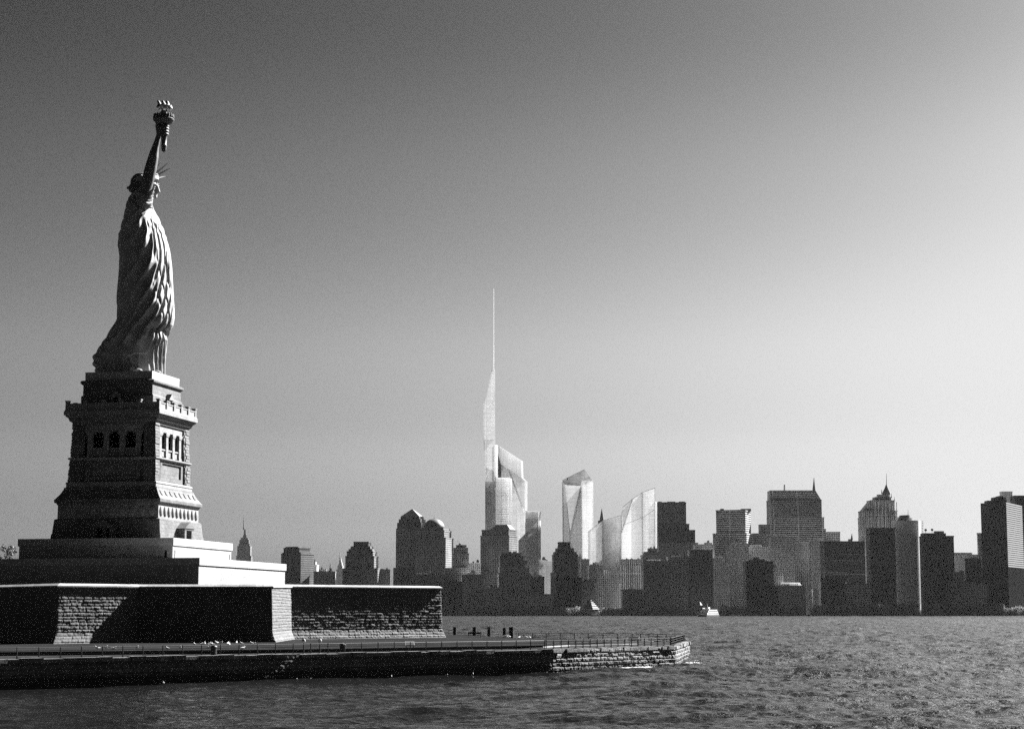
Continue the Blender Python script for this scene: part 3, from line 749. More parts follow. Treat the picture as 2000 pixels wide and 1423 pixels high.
# crown: band with window row and seven rays
cr = MB(); cc = loc(286, 354, 0); tilt = Matrix.Rotation(R(-14), 3, 'Y')
prof_c = [(1.7, -.35), (1.95, -.3), (2.02, .35), (2.12, .55), (2.0, .75), (1.7, .75)]
cr.lathe(cc, prof_c, 28, tilt @ Matrix.Diagonal((1.12, .92, 1)))
crown = cr.build('diadem', M['copper'], stat, local=True)
dd = Vector((math.cos(R(38)), 0, math.sin(R(38))))
for k in range(7):
    a = R((k - 3) * 27); dr = (dd * math.cos(a) + Vector((0, 1, 0)) * math.sin(a)).normalized()
    t = MB(); p0 = cc + dr * 1.75; t.tube([p0, cc + dr * 3.2, cc + dr * (4.95 if abs(k - 3) < 2 else 4.5)], [.24, .15, .03], 6); t.build('ray', M['copper'], stat, local=True)
# tablet and left arm on the far side
tb = MB(); c = loc(303, 480, 3.9); tq = Matrix.Rotation(R(-12), 3, 'Y')
tb.obox(c, tq @ Vector((1.7, 0, 0)), Vector((0, .35, 0)), tq @ Vector((0, 0, 3.1))); tb.obox(c, tq @ Vector((1.5, 0, 0)), Vector((0, .42, 0)), tq @ Vector((0, 0, 2.9)))
tb.build('tablet', M['copper'], stat, local=True)
la = MB(); la.tube([loc(272, 402, 2.8), loc(270, 430, 3.9), loc(276, 462, 4.4), loc(295, 488, 4.3), loc(308, 500, 4.2)], [1.5, 1.35, 1.15, .85, .6], 14)
for k in range(4): la.tube([loc(306, 496 + 4 * k, 4.3), loc(314, 495 + 4 * k, 4.5), loc(319, 494 + 4 * k, 4.1)], [.24, .24, .16], 8)
la.tube([loc(306, 494, 4.2), loc(308, 486, 4.4), loc(311, 482, 4.4)], [.27, .25, .17], 8)
la.build('left_arm', M['copper'], stat, local=True, remesh=.1)
for (px, py, b) in ((266, 720, -4.2), (303, 722, -1.0)):
    ft = MB(); c = loc(px, py, b); c.z = .32
    ft.ell(c, (1.15, .55, .42)); ft.ell(c + Vector((-.7, 0, .25)), (.6, .5, .6))
    for k in range(5): ft.ell(c + Vector((1.05 - .1 * k * k * .35, -.42 + .2 * k, -.12)), (.34 - .02 * k, .13, .16), nu=8, nv=6)
    ft.build('foot', M['copper'], stat, local=True, remesh=.07)

# ------------------------------------------------------------------ promenade furniture
def ground_z(Y): return ztop
def rail_run(name, a, b, nposts, label, h=1.05, group='iron railings round the promenade'):
    r = empty(name, (a.x, a.y, ztop + .06), label, 'railing', group)
    d = (b - a) / (nposts - 1); d3 = Vector((d.x, d.y, 0)); L = Vector((b.x, b.y, 0)) - Vector((a.x, a.y, 0))
    first = None
    for i in range(nposts):
        if first is None:
            m = MB(); m.box(-.05, .05, -.05, .05, 0, h + .04); m.box(-.09, .09, -.09, .09, 0, .05); first = m.build('post', M['iron'], r, local=True); o = first
        else: o = first.copy(); col.objects.link(o)
        o.location = d3 * i
    for hh, rr_ in ((h, .035), (h * .72, .022), (h * .44, .022), (h * .15, .022)):
        m = MB(); m.tube([Vector((0, 0, hh)), L + Vector((0, 0, hh))], rr_, 6); m.build('rail', M['iron'], r, local=True)
    return r
def inset(a, b, dist):
    d = (b - a).normalized(); n = Vector((-d.y, d.x)); return a + n * dist, b + n * dist
a, b = inset(W[1], W[2], .75); a = a + (a - b).normalized() * 4; rail_run('railing', a, b - (b - a).normalized() * .4, 34, 'long dark iron railing along the black front seawall')
a, b = inset(W[2], W[3], .75); rail_run('railing', a, b, 19, 'closely spaced dark railing above the sunlit seawall stones')
a, b = inset(W[3], W[4], .75); rail_run('railing', a + Vector((.3, 1)), b, 16, 'dark railing across the rounded tip of the promenade')
a, b = inset(W[4], W[5], .8); c, d = inset(W[5], W[6], .8); rail_run('railing', a, c, 7, 'short dark railing behind the tip, turning back')
rail_run('railing', c, d, 9, 'thin dark railing along the far side of the promenade')

def viewer(px, Y, label):
    c = pxy(px, Y); r = empty('coin_viewer', (c.x, c.y, ztop), label, 'viewer', 'coin operated viewers by the railing')
    m = MB(); m.lathe((0, 0, 0), [(.2, 0), (.2, .06), (.07, .12), (.06, 1.15), (.1, 1.2)], 12); m.build('stand', M['iron'], r, local=True)
    m = MB(); m.ell((0, 0, 1.42), (.21, .16, .25)); m.tube([(-.1, -.2, 1.42), (-.1, .25, 1.42)], .07, 8); m.tube([(.1, -.2, 1.42), (.1, .25, 1.42)], .07, 8); m.build('viewer_head', M['steel'], r, local=True, smooth=True)
viewer(594, 206, 'left of the two round headed viewers at the railing'); viewer(625.5, 208, 'right of the two round headed viewers at the railing')
def bin_(px, Y, label):
    c = pxy(px, Y); r = empty('litter_bin', (c.x, c.y, ztop), label, 'litter bin', 'dark litter bins by the railing')
    m = MB(); m.lathe((0, 0, 0), [(.26, 0), (.3, .08), (.33, .85), (.35, .9)], 14); m.build('bin_body', M['plastic'], r, local=True)
    m = MB(); m.lathe((0, 0, 0), [(.37, .88), (.37, .95), (.2, 1.12), (.05, 1.15)], 14); m.build('lid', M['plastic'], r, local=True, smooth=True)
bin_(419, 198, 'dark litter bin nearer the white gulls'); bin_(670, 211, 'dark litter bin just right of the viewers')
def panel(px, Y, label, wd, rz):
    c = pxy(px, Y); r = empty('information_panel', (c.x, c.y, ztop), label, 'sign', 'tilted information panels', rz=rz)
    for q in (-1, 1):
        m = MB(); m.box(q * wd * .4 - .04, q * wd * .4 + .04, -.04, .04, 0, .8); m.build('leg', M['iron'], r, local=True)
    m = MB(); m.obox((0, 0, .92), (wd / 2, 0, 0), (0, .33, .22), (0, -.02, .03)); m.build('panel_frame', M['steel'], r, local=True)
    m = MB(); m.obox((0, -.013, .955), (wd / 2 - .07, 0, 0), (0, .27, .18), (0, -.006, .008)); m.build('panel_face', M['plastic'], r, local=True)
panel(801, 219.5, 'tilted information panel with pale frame behind the middle railing', 1.05, R(10))
panel(1237, 262, 'tilted information panel near the tip of the promenade', 1.5, R(-25))
# timber piles behind the lawn
for (px, y0, y1, Y, wpx, lean, label) in ((888, 1223, 1241, 338, 6, 0, 'dark mooring pile nearest the fort corner'), (926.5, 1223, 1242, 330, 6.5, 0, 'dark mooring pile standing behind the low bench'), (955, 1223, 1242, 325, 6, 0, 'dark mooring pile in the middle of the row'), (986.5, 1225, 1245, 318, 6, -.09, 'leaning dark mooring pile in the row'), (998.5, 1223, 1246, 316, 8, 0, 'thickest dark mooring pile at the right end of the row')):
    t = at(px, y0, Y); bt = at(px, y1 + 3, Y); r = wpx / 2 * Y / F; rt = empty('mooring_pile', (bt.x, Y, bt.z), label, 'pile', 'timber mooring piles behind the lawn')
    h = t.z - bt.z
    for (ox, oy) in ((-.45, 0), (.45, .1), (0, .7)):
        m = MB(); m.tube([(ox * r * 1.2 - lean * h * -.5, oy * r, -1.5), (ox * r + lean * h * .8, oy * r * .9, h * random.uniform(.97, 1.0))], r * .62, 10); m.build('timber', M['timber'], rt, local=True)
    m = MB(); m.lathe((lean * h * .35, r * .25, h * .8), [(r * 1.3, 0), (r * 1.3, .08)], 16); m.build('cable_band', M['iron'], rt, local=True)
bc = at(927, 1240, 312); bench = empty('bench', (bc.x, 312, 2.85), 'low slatted park bench on the lawn edge in front of a mooring pile', 'bench')
m = MB(); m.box(-1.1, 1.1, -.25, .25, .42, .48); m.build('seat', M['timber'], bench, local=True)
m = MB(); m.box(-1.1, 1.1, .25, .3, .62, .92); m.build('backrest', M['timber'], bench, local=True)
for q in (-1, 1): m = MB(); m.box(q * 1.0 - .04, q * 1.0 + .04, -.22, .3, 0, .42); m.box(q * 1.0 - .04, q * 1.0 + .04, .22, .3, .42, .9); m.build('leg', M['iron'], bench, local=True)

# gulls
gull0 = None
def gull(px, py, Y, label, z=2.9):
    global gull0
    c = at(px, py, Y)
    if gull0 is None:
        g_ = gull0 = empty('gull', (c.x, Y, z))
        m = MB(); m.ell((0, 0, .2), (.26, .12, .12), Matrix.Rotation(R(-12), 3, 'Y')); m.ell((.22, 0, .35), (.09, .07, .08)); m.tube([(.12, 0, .24), (.2, 0, .34)], [.09, .06], 8); m.tube([(-.2, 0, .2), (-.42, 0, .2)], [.08, .02], 6); m.build('body', M['feather'], g_, local=True, smooth=True, remesh=.025)
        m = MB(); m.tube([(.3, 0, .35), (.38, 0, .33)], [.02, .006], 5); m.build('beak', M['plastic'], g_, local=True)
        for q in (-1, 1): m = MB(); m.tube([(.0, q * .05, .12), (.0, q * .05, 0)], .012, 5); m.build('leg', M['plastic'], g_, local=True)
    else: g_ = copy_tree(gull0)
    g_.location = (c.x, Y, z); g_.rotation_euler = (0, 0, random.uniform(0, 6.28)); tag(g_, label, 'gull', 'gulls resting on the lawn')
GL = 'small white gull resting on the lawn below the fort'
for px, py in ((380, 1259), (396, 1258), (400, 1257), (408, 1258), (411, 1259), (414, 1259), (423, 1255.5), (432, 1256), (445, 1257), (448, 1259), (462, 1255.5), (472, 1257.5), (492, 1257), (495, 1259)):
    gull(px, py, 4.1 * F / (py - 1194.6), GL, 2.9)
for px in (207, 222, 267, 190, 327, 352, 407, 474): gull(px, 1267, 212 + random.uniform(-3, 3), 'small white gull on the near lawn edge behind the railing', 2.9)
for px, Y in ((1014, 304), (1029, 303), (1035, 302), (984, 314), (991, 312), (995, 313)): gull(px, 1244, Y, 'small white gull near the mooring piles', 2.85)

# foam along the foot of the wall
fo = []; ff = []
def foam_patch(cx, cy, r, e, ang):
    o = len(fo); n = 11; fo.append((cx, cy, .1 + random.uniform(0, .1)))
    for i in range(n):
        a = 6.283 * i / n; k = random.choice((.35, .6, 1, 1.4)) * random.uniform(.8, 1.1); x, y = r * k * math.cos(a) * e, r * k * math.sin(a)
        fo.append((cx + x * math.cos(ang) - y * math.sin(ang), cy + x * math.sin(ang) + y * math.cos(ang), .0))
    for i in range(n): ff.append((o, o + 1 + i, o + 1 + (i + 1) % n))
def foam_run(a, b, n, off, r, dens=1):
    d = (b - a); an = math.atan2(d.y, d.x); nn = Vector((d.y, -d.x)).normalized()
    for i in range(n):
        t = random.random()
        if vnoise(np.array(t * 9 + a.x), np.array(.5)) > dens: continue
        p = a + d * t + nn * (off + random.expovariate(1 / .5)); foam_patch(p.x, p.y, r * random.uniform(.15, .8), random.uniform(1.2, 3.2), an + random.uniform(-.2, .2))
foam_run(W[1], W[2], 12, .6, .08, .5)
foam_run(W[2] + (W[3] - W[2]) * .25, W[3], 700, .7, .22, .7)
foam_run(W[3], W[4], 200, .7, .4, .9)
for _ in range(80):
    t = random.random(); p = Vector((22.5 + 6 * t, 250.5 + 4 * t + random.gauss(0, 1.2))); foam_patch(p.x, p.y, .35 * (1.2 - t), random.uniform(2, 6), random.uniform(-.1, .5))
sheet('foam', fo, ff, M['foam']); tag(bpy.data.objects['foam'], 'white surf breaking along the foot of the seawall', 'foam', kind='stuff')
for (px, Y, h) in ((1321, 250, 1.1), (1140, 232, .5), (1136, 232, .45), (1250, 243, .4)):
    pass

# ------------------------------------------------------------------ left tree
def leafy(cs, n, size, seed=1):
    r = np.random.default_rng(seed); vs = []; fs = []
    for (c, rad) in cs:
        k = int(n * rad[0] * rad[1])
        for _ in range(k):
            v = r.normal(size=3); v /= np.linalg.norm(v); v *= r.uniform(.35, 1.08) ** .6
            p = np.array(c) + v * np.array(rad); a = r.normal(size=3); a /= np.linalg.norm(a); b = np.cross(a, r.normal(size=3)); b /= np.linalg.norm(b)
            s = size * r.uniform(.5, 1.3); o = len(vs)
            vs += [tuple(p - a * s), tuple(p + b * s * .5), tuple(p + a * s), tuple(p - b * s * .5)]; fs.append((o, o + 1, o + 2, o + 3))
    return vs, fs
tb_ = at(5, 1100, 400); tree = empty('tree', (tb_.x, 400, 3), 'dark leafy tree showing over the platform at the left edge', 'tree')
m = MB(); m.tube([(0, 0, 0), (.2, 0, 5), (0, .3, 11)], [.5, .38, .2], 10)
for k in range(6): a = k * 1.05; m.tube([(0, 0, 5 + k * .8), (2.2 * math.cos(a), 2.2 * math.sin(a), 8 + k)], [.2, .06], 6)
m.build('trunk', M['bark'], tree, local=True)
cs = []
for k in range(26):
    a = random.uniform(0, 6.28); hh = random.uniform(7, 17.2); rr_ = (2.9 * math.sqrt(max(.05, 1 - ((hh - 11) / 7.2) ** 2))) * random.uniform(.4, 1)
    cs.append(((rr_ * math.cos(a), rr_ * math.sin(a), hh), (random.uniform(.7, 1.2),) * 3))
cs.append(((0, 0, 17.3), (.7, .7, .8)))
v_, f_ = leafy(cs, 150, .22); m = MB(); m.v = v_; m.f = f_; m.build('crown', M['leaf'], tree, local=True)

# ------------------------------------------------------------------ the far city
LZ = 1.6
m = MB(); m.add([(-9000, 3495, 0), (9000, 3495, 0), (9000, 14000, 0), (-9000, 14000, 0)], [(0, 1, 2, 3)])
m.v = [(x, y, LZ if y > 0 else 0) for x, y, _ in m.v]; m.add([(-9000, 3495, -1), (9000, 3495, -1), (9000, 3495, LZ), (-9000, 3495, LZ)], [(0, 1, 2, 3)])
tag(m.build('shore_ground', M['land']), kind='structure')
def tier(mb, xc, w_, d_, Yc, z0, z1, rot, tx=0, chamf=0):
    c, s = math.cos(rot), math.sin(rot)
    def P(a, b, z): return (xc + a * c - b * s, Yc + a * s + b * c, z)
    if chamf:
        k = chamf; q = [(-w_ + k, -d_), (w_ - k, -d_), (w_, -d_ + k), (w_, d_ - k), (w_ - k, d_), (-w_ + k, d_), (-w_, d_ - k), (-w_, -d_ + k)]
    else: q = [(-w_, -d_), (w_, -d_), (w_, d_), (-w_, d_)]
    mb.prism([P(a, b, z0) for a, b in q], [P(a * (1 - tx), b * (1 - tx), z1) for a, b in q])
def bld(name, label, Y, tiers, mat, rot=-12, k=.8, cat='skyscraper', group=None, roofs=1, seed=0, chamf=0, ledge=True, z0=LZ):
    """tiers: (x0, x1, ytop, part[, taper[, material]]) from the ground up, in photo pixels"""
    rnd = random.Random(seed + int(tiers[0][0])); rot = R(rot); ca, sa = abs(math.cos(rot)), abs(math.sin(rot))
    x0, x1 = tiers[0][:2]; c0 = at((x0 + x1) / 2, 1190, Y)
    w0 = (x1 - x0) / 2 * Y / F / (ca + k * sa); Yc = Y + w0 * k
    r = empty(name, (c0.x * Yc / Y, Yc, z0), label, cat, group)
    z = z0
    for i, t in enumerate(tiers):
        x0, x1, yt, part = t[:4]; tx = t[4] if len(t) > 4 else 0; mt = t[5] if len(t) > 5 else mat
        hw = (x1 - x0) / 2 * Yc / F; w_ = hw / (ca + k * sa); d_ = w_ * k
        top = at((x0 + x1) / 2, yt, Yc - d_).z; cxp = at((x0 + x1) / 2, 1190, Yc).x
        m = MB(); tier(m, cxp, w_, d_, Yc, z, top, rot, tx, chamf * w_)
        if ledge and tx < .2 and top - z > 8:
            tier(m, cxp, w_ + .5, d_ + .5, Yc, top - 1.6, top + .9, rot, tx, chamf * w_)
        m.build(part, M[mt], r)
        z = top
    if roofs and tx < .2:
        for _ in range(rnd.randint(1, 3)):
            m = MB(); a = rnd.uniform(-.5, .5) * w_; h = rnd.uniform(2, 5); tier(m, cxp + a, rnd.uniform(.1, .25) * w_, .2 * d_, Yc, z, z + h, rot); m.build('roof_unit', M['roof'], r)
    r['_c'] = 0; del r['_c']
    return r, Yc, z
def mast(r, px, ytip, ybase, Y, r0, part='antenna', mat='iron', r1=.3):
    a = at(px, ybase, Y); b = at(px, ytip, Y); m = MB(); m.tube([a, (a + b) / 2, b], [r0, (r0 + r1) / 2, r1], 8); return m.build(part, M[mat], r)

# far midtown
r, Yc, z = bld('spired_skyscraper', 'distant stepped skyscraper with a tall needle spire left of the other towers', 8500, [(461, 490, 1085, 'base'), (462.5, 488, 1066, 'shaft'), (465, 486, 1062, 'setback'), (466, 484.5, 1054, 'setback'), (468.5, 482.5, 1050, 'setback'), (472, 479.8, 1044, 'crown_drum', .2), (473.5, 478, 1033, 'crown_tower', .3)], 'fa_dark', 0, .7, roofs=0)
mast(r, 475.8, 1009, 1034, Yc, 3.2, 'spire', 'dark_roof', .6)
r, Yc, z = bld('pointed_skyscraper', 'distant slim tower with scalloped pointed steel crown', 8800, [(656, 672, 1112, 'base'), (658.5, 670, 1104, 'shaft'), (660, 668.8, 1097, 'crown', .35, 'metal_roof'), (661, 666.5, 1088, 'crown_top', .65, 'metal_roof')], 'fa_brick', -12, .8, roofs=0)
mast(r, 663.6, 1076, 1090, Yc, 2.2, 'spire', 'metal_roof', .4)
# downtown, left to right
bld('office_tower', 'pale gridded office tower with notched crown beside the platform', 3700, [(548.5, 611, 1081, 'base'), (550.5, 608, 1078, 'shaft'), (553, 603, 1070, 'setback'), (556, 597, 1067, 'crown')], 'fa_grid', -30, .9, roofs=0)
bld('apartment_block', 'small pale block right of the notched office tower', 3900, [(609, 621, 1103, 'body'), (611, 617, 1096.5, 'crown')], 'fa_pale', -20, .9, cat='building')
r, Yc, z = bld('warehouse_block', 'low dark block with a water tank between two office towers', 3700, [(612, 655, 1116, 'body'), (622, 637, 1110.8, 'penthouse')], 'fa_brick', 3, .6, cat='building')
r, Yc, z = bld('church', 'dark church tower with a small pointed spire', 3950, [(641, 649, 1113, 'tower'), (642.5, 647.5, 1109, 'belfry')], 'fa_dark', 0, 1, cat='church', roofs=0, ledge=False); mast(r, 645, 1098, 1110, Yc, 1.8, 'spire', 'dark_roof')
bld('stepped_tower', 'gridded stepped office tower with dark mansard top', 3650, [(671, 745.5, 1110, 'podium'), (675.5, 737, 1086, 'shaft'), (678, 734, 1076.5, 'setback'), (681, 732, 1071.5, 'setback'), (684.5, 727.5, 1066, 'mansard', .04, 'dark_roof'), (690, 723, 1058, 'mansard_top', .04, 'dark_roof')], 'fa_grid', -6, .9, roofs=0)
bld('apartment_block', 'low dark block just right of the mansard topped tower', 3600, [(745.5, 762, 1112, 'body')], 'fa_brick', 3, .7, cat='building')
r, Yc, z = bld('pyramid_topped_tower', 'tall stepped office tower with a pale glass pyramid roof', 3800, [(769, 835, 1108, 'podium'), (773.5, 833, 1031, 'shaft'), (775.5, 832, 1020, 'setback'), (778.5, 829.5, 1013, 'setback'), (782, 826, 1008, 'roof_base', 0, 'dark_roof'), (782, 826, 992.5, 'pyramid_roof', .98, 'metal_roof')], 'fa_grid', -12, .9, roofs=0, ledge=False)
r, Yc, z = bld('domed_tower', 'office tower with a dark round dome beside the pyramid topped tower', 3750, [(812, 884, 1050, 'podium'), (814, 880, 1036, 'shaft'), (818, 877, 1030, 'setback')], 'fa_grid', -14, .9, roofs=0)
c = at(848, 1031, Yc); m = MB(); rd = 20.5 * Yc / F
m.lathe((c.x, Yc, c.z), [(rd * math.cos(t), rd * .9 * math.sin(t)) for t in np.linspace(0, 1.5, 12)], 28); m.build('dome', M['dark_roof'], r, smooth=True); mast(r, 848, 1009.5, 1014, Yc, .8)
bld('apartment_tower', 'dark stepped brick tower in front of the domed tower', 3560, [(868, 917, 1109, 'podium'), (884, 915.5, 1081, 'shaft'), (885, 913.8, 1070, 'setback'), (890, 911, 1063.5, 'crown')], 'fa_brick', 3, .8, cat='tower')
r, Yc, z = bld('apartment_block', 'low block with a round water tank left of the truncated pyramid tower', 3650, [(914, 939, 1100, 'body')], 'fa_brick', 3, .8, cat='building'); c = at(933, 1098, Yc); m = MB(); m.lathe((c.x, Yc, c.z), [(2.5, 0), (2.5, 4), (.3, 6)], 12); m.build('water_tank', M['dark_roof'], r)
bld('truncated_pyramid_tower', 'broad dark office tower with a cut off pyramid roof below the spired glass tower', 3680, [(938.5, 1010, 1046, 'shaft'), (941, 1008, 1034.5, 'setback'), (957, 1008, 1033.5, 'roof_base', 0, 'dark_roof'), (958, 1007, 1024, 'pyramid_roof', .42, 'metal_roof')], 'fa_grid', -22, .7, roofs=0)
bld('apartment_tower', 'dark tower with sloping stepped shoulders right of the cut off pyramid roof', 3540, [(972, 1036, 1119, 'podium'), (974, 1033, 1108, 'shaft'), (975, 1029, 1095, 'setback'), (975, 1024, 1086, 'setback'), (977, 1019, 1079, 'crown')], 'fa_brick', 3, .8, cat='tower')
bld('apartment_block', 'low dark block at the foot of the third glass tower', 3560, [(1029, 1063, 1126, 'body'), (1033, 1058, 1122, 'penthouse')], 'fa_brick', 3, .7, cat='building')

# ---- the new glass towers
GA = glassy('pale_glass_skin', .5, .75, .1, 4.2, .05); GB = glassy('bright_glass_skin', .55, .85, .08, 5.0, .08, 5); GC = glassy('grey_glass_skin', .46, .7, .12, 4.4, .1, 9); GD = glassy('lattice_glass_skin', .3, .6, .1, 9.0, .6, 3); GW = glassy('frosted_white_glass', .95, .9, .05, 5.0, 0)
M.update(GW=GW, GA=GA, GB=GB, GC=GC, GD=GD)
def slab(r, part, poly, Y, dep, mat, shift=.25, Yb=None):
    """glass volume whose front outline is given in photo pixels; runs back 'dep' metres"""
    fr = [at(x, y, Y if not callable(Y) else Y(x)) for x, y in poly]; bk = [Vector((p.x + dep * shift, p.y + dep, p.z)) for p in fr]
    m = MB(); m.prism(fr, bk); return m.build(part, M[mat] if isinstance(mat, str) else mat, r)
def bar(r, part, a, b, Y, rad, mat='GW'):
    m = MB(); m.tube([at(a[0], a[1], Y), at(b[0], b[1], Y)], rad, 6); return m.build(part, M[mat], r)
YG = 3900
b0 = at(968, 1190, YG); g1 = empty('glass_spire_tower', (b0.x, YG, LZ), 'tallest pale glass tower with white needle spire and lattice top', 'skyscraper')
slab(g1, 'lattice_crown', [(960.3, 721), (964.8, 719), (965, 858), (944.3, 858), (943, 789)], YG, 22, 'GD', .1)
slab(g1, 'lattice_shaft', [(944.3, 858.5), (965, 858.5), (965, 939), (947, 939), (945, 880)], YG, 24, 'GD', .1)
slab(g1, 'left_shaft', [(947.5, 939.5), (966.5, 939.5), (967, 1180), (948, 1180)], YG, 28, 'GB', .2)
slab(g1, 'front_shaft', [(967, 932.5), (994, 932.5), (994, 1180), (967.5, 1180)], YG - 3, 32, 'GB', .2)
slab(g1, 'white_strip', [(965.2, 868.5), (970.8, 868.5), (970.8, 932), (967, 932), (965.2, 932)], YG - 2, 8, 'GW', .2)
mast(g1, 964.6, 564, 722, YG + 4, .95, 'spire', 'GW', .45)
for px in (960.6, 963, 965.3): bar(g1, 'mast_rod', (px, 720 if px > 961 else 719), (px, 835), YG - 1, .55)
rr9 = random.Random(4)
for (a, b) in (((943.5, 788), (965, 800)), ((944, 800), (965, 783)), ((944, 830), (965, 808)), ((944, 812), (961, 840)), ((944.5, 852), (965, 838)), ((944.5, 845), (958, 825)), ((946, 858), (965, 856)), ((946, 938), (960, 908)), ((947, 905), (965, 922)), ((946, 880), (965, 900)), ((950, 1030), (956, 960)), ((952, 990), (966, 1020)), ((948, 965), (962, 940)), ((956, 858), (955, 935))):
    bar(g1, 'brace', a, b, YG - 1.5, .45)
for k in range(26):
    y = 942 + k * 3.4
    bar(g1, 'floor_edge', (967, y), (994, y), YG - 4.2, rr9.uniform(.35, .8))
for px in (967.3, 993.6, 980): bar(g1, 'mullion', (px, 932), (px, 1030), YG - 4.5, .55)
bar(g1, 'ring_beam', (967, 932.8), (994, 932.8), YG - 4.4, .7)
b0 = at(1000, 1190, 3960); g2 = empty('sloped_roof_glass_tower', (b0.x, 3960, LZ), 'glass tower with a steep slanted roof plane right behind the spired one', 'skyscraper')
slab(g2, 'shaft', [(971.5, 932), (978, 906), (1024.9, 938), (1024.9, 1180), (975, 1180)], 3960, 40, 'GC', .15)
slab(g2, 'slanted_roof', [(971.2, 869), (1016.4, 898), (1017.5, 931), (1024.9, 937.8), (978, 905.8)], 3961, 36, 'GA', .15)
v = [at(971.3, 880, 3962), at(978.3, 906, 3955), at(979, 934, 3955), at(971.3, 934, 3962)]
m = MB(); m.add(v + [p + Vector((0, 3, 0)) for p in v], [(0, 1, 2, 3), (7, 6, 5, 4), (0, 4, 5, 1), (1, 5, 6, 2), (2, 6, 7, 3), (3, 7, 4, 0)]); m.build('dark_notch', M['fa_dark'], g2)
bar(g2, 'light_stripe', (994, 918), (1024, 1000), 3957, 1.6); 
b0 = at(1041, 1190, 3850); g3 = empty('low_glass_tower', (b0.x, 3850, LZ), 'lowest grey glass tower with a bright rounded edge and flat top', 'skyscraper')
slab(g3, 'rear_shaft', [(1025.9, 997.5), (1051.8, 997.5), (1051.8, 1100), (1025.9, 1100)], 3870, 25, 'GA', .2)
slab(g3, 'front_shaft', [(1012.5, 1055), (1050.5, 1017), (1051.5, 1180), (1012.5, 1180)], 3850, 19, 'GC', .2)
c = at(1054.2, 1091, 3852); c2 = at(1054.2, 1016, 3852); m = MB(); m.lathe((c.x, 3852, c.z), [(2.4, 0), (2.4, c2.z - c.z)], 14); m.build('bright_edge', M['GB'], g3, smooth=True)
slab(g3, 'annex', [(1051.5, 1093), (1079, 1095), (1079, 1180), (1051.5, 1180)], 3840, 30, 'GC', .2)
slab(g3, 'annex_roof_plant', [(1058, 1093), (1060, 1087), (1064, 1087), (1066, 1091), (1072, 1093.5)], 3850, 8, 'dark_roof', .2)
for a, b in (((1025.9, 997.5), (1051.8, 997.5)), ((1051.8, 997.5), (1051.8, 1016)), ((1025.9, 997.5), (1025.9, 1042))): bar(g3, 'edge_beam', a, b, 3846, .5)
b0 = at(1127, 1190, 3950); g4 = empty('gabled_glass_tower', (b0.x, 3950, LZ), 'white glass tower with a pointed faceted top standing alone', 'skyscraper')
slab(g4, 'left_facet', [(1098, 937.5), (1103, 946), (1113, 1048), (1112, 1180), (1099.5, 1180)], 3950, 40, 'GC', .1)
slab(g4, 'middle_facet', [(1112.5, 1048), (1134, 949), (1135.5, 1180), (1113, 1180)], 3950, 40, 'GA', .1)
slab(g4, 'cut_triangle', [(1104, 946), (1133.5, 948.5), (1112.5, 1046)], 3954, 30, 'GD', .1)
slab(g4, 'right_facet', [(1135.5, 948), (1156.5, 938.5), (1157.2, 1180), (1136, 1180)], 3948, 40, 'GB', .1)
v = [at(1098, 937.5, 3950), at(1134, 948.5, 3948), at(1156, 937.8, 3948), at(1141.5, 916.5, 3990)]
m = MB(); m.add(v + [at(1103, 946, 3949)], [(0, 4, 1, 3), (1, 2, 3), (0, 3, 2)]); m.build('faceted_top', M['GA'], g4)
bar(g4, 'mullion', (1098, 937.5), (1099.5, 1060), 3947, .5); bar(g4, 'mullion', (1135.5, 948), (1136, 1095), 3944, .7); bar(g4, 'edge_line', (1098, 937.5), (1141.5, 916.5), 3960, .45, 'steel'); bar(g4, 'edge_line', (1141.5, 916.5), (1156.5, 938), 3960, .45, 'steel')
b0 = at(1181, 1190, 3820); g5 = empty('wedge_glass_tower', (b0.x, 3820, LZ), 'low wedge shaped grey glass block with a rising roofline', 'building')
slab(g5, 'left_facet', [(1148.3, 1038), (1175.8, 1017), (1176, 1180), (1148.3, 1180)], lambda x: 3820 + (1176 - x) * 1.1, 30, 'GC', .2)
slab(g5, 'right_facet', [(1176.2, 1016.5), (1213, 1006), (1213, 1180), (1176.2, 1180)], lambda x: 3820 + (x - 1176) * .5, 30, 'GA', .2)
bar(g5, 'mullion', (1176, 1017), (1176, 1112), 3818, .5, 'steel'); bar(g5, 'mullion', (1213, 1006), (1213, 1100), 3836, .5, 'steel'); bar(g5, 'edge_line', (1148.5, 1038), (1176, 1016.7), 3819, .4, 'steel'); bar(g5, 'edge_line', (1176, 1016.5), (1213, 1006), 3822, .4, 'steel')
b0 = at(1247, 1190, 3800); g6 = empty('curved_glass_tower', (b0.x, 3800, LZ), 'bright glass tower with a curved roofline rising to the right', 'skyscraper')
slab(g6, 'left_facet', [(1213.5, 1005), (1216, 990), (1235, 974), (1219, 1025), (1213.5, 1040)], 3812, 30, 'GD', .1)
slab(g6, 'middle_facet', [(1213.5, 1041), (1219, 1025), (1235, 974.2), (1254, 961.5), (1254, 1180), (1213.5, 1180)], lambda x: 3800 + (1254 - x) * .3, 30, 'GB', .1)
slab(g6, 'right_facet', [(1254.3, 961.3), (1278.8, 952.5), (1279, 1180), (1254.3, 1180)], lambda x: 3800 + (x - 1254) * .2, 30, 'GB', .1)
slab(g6, 'white_strip', [(1279.4, 979), (1283, 980), (1283, 1075), (1279.4, 1075)], 3806, 10, 'GW', .1)  # added glass strip in place of a bright gap beside the tower
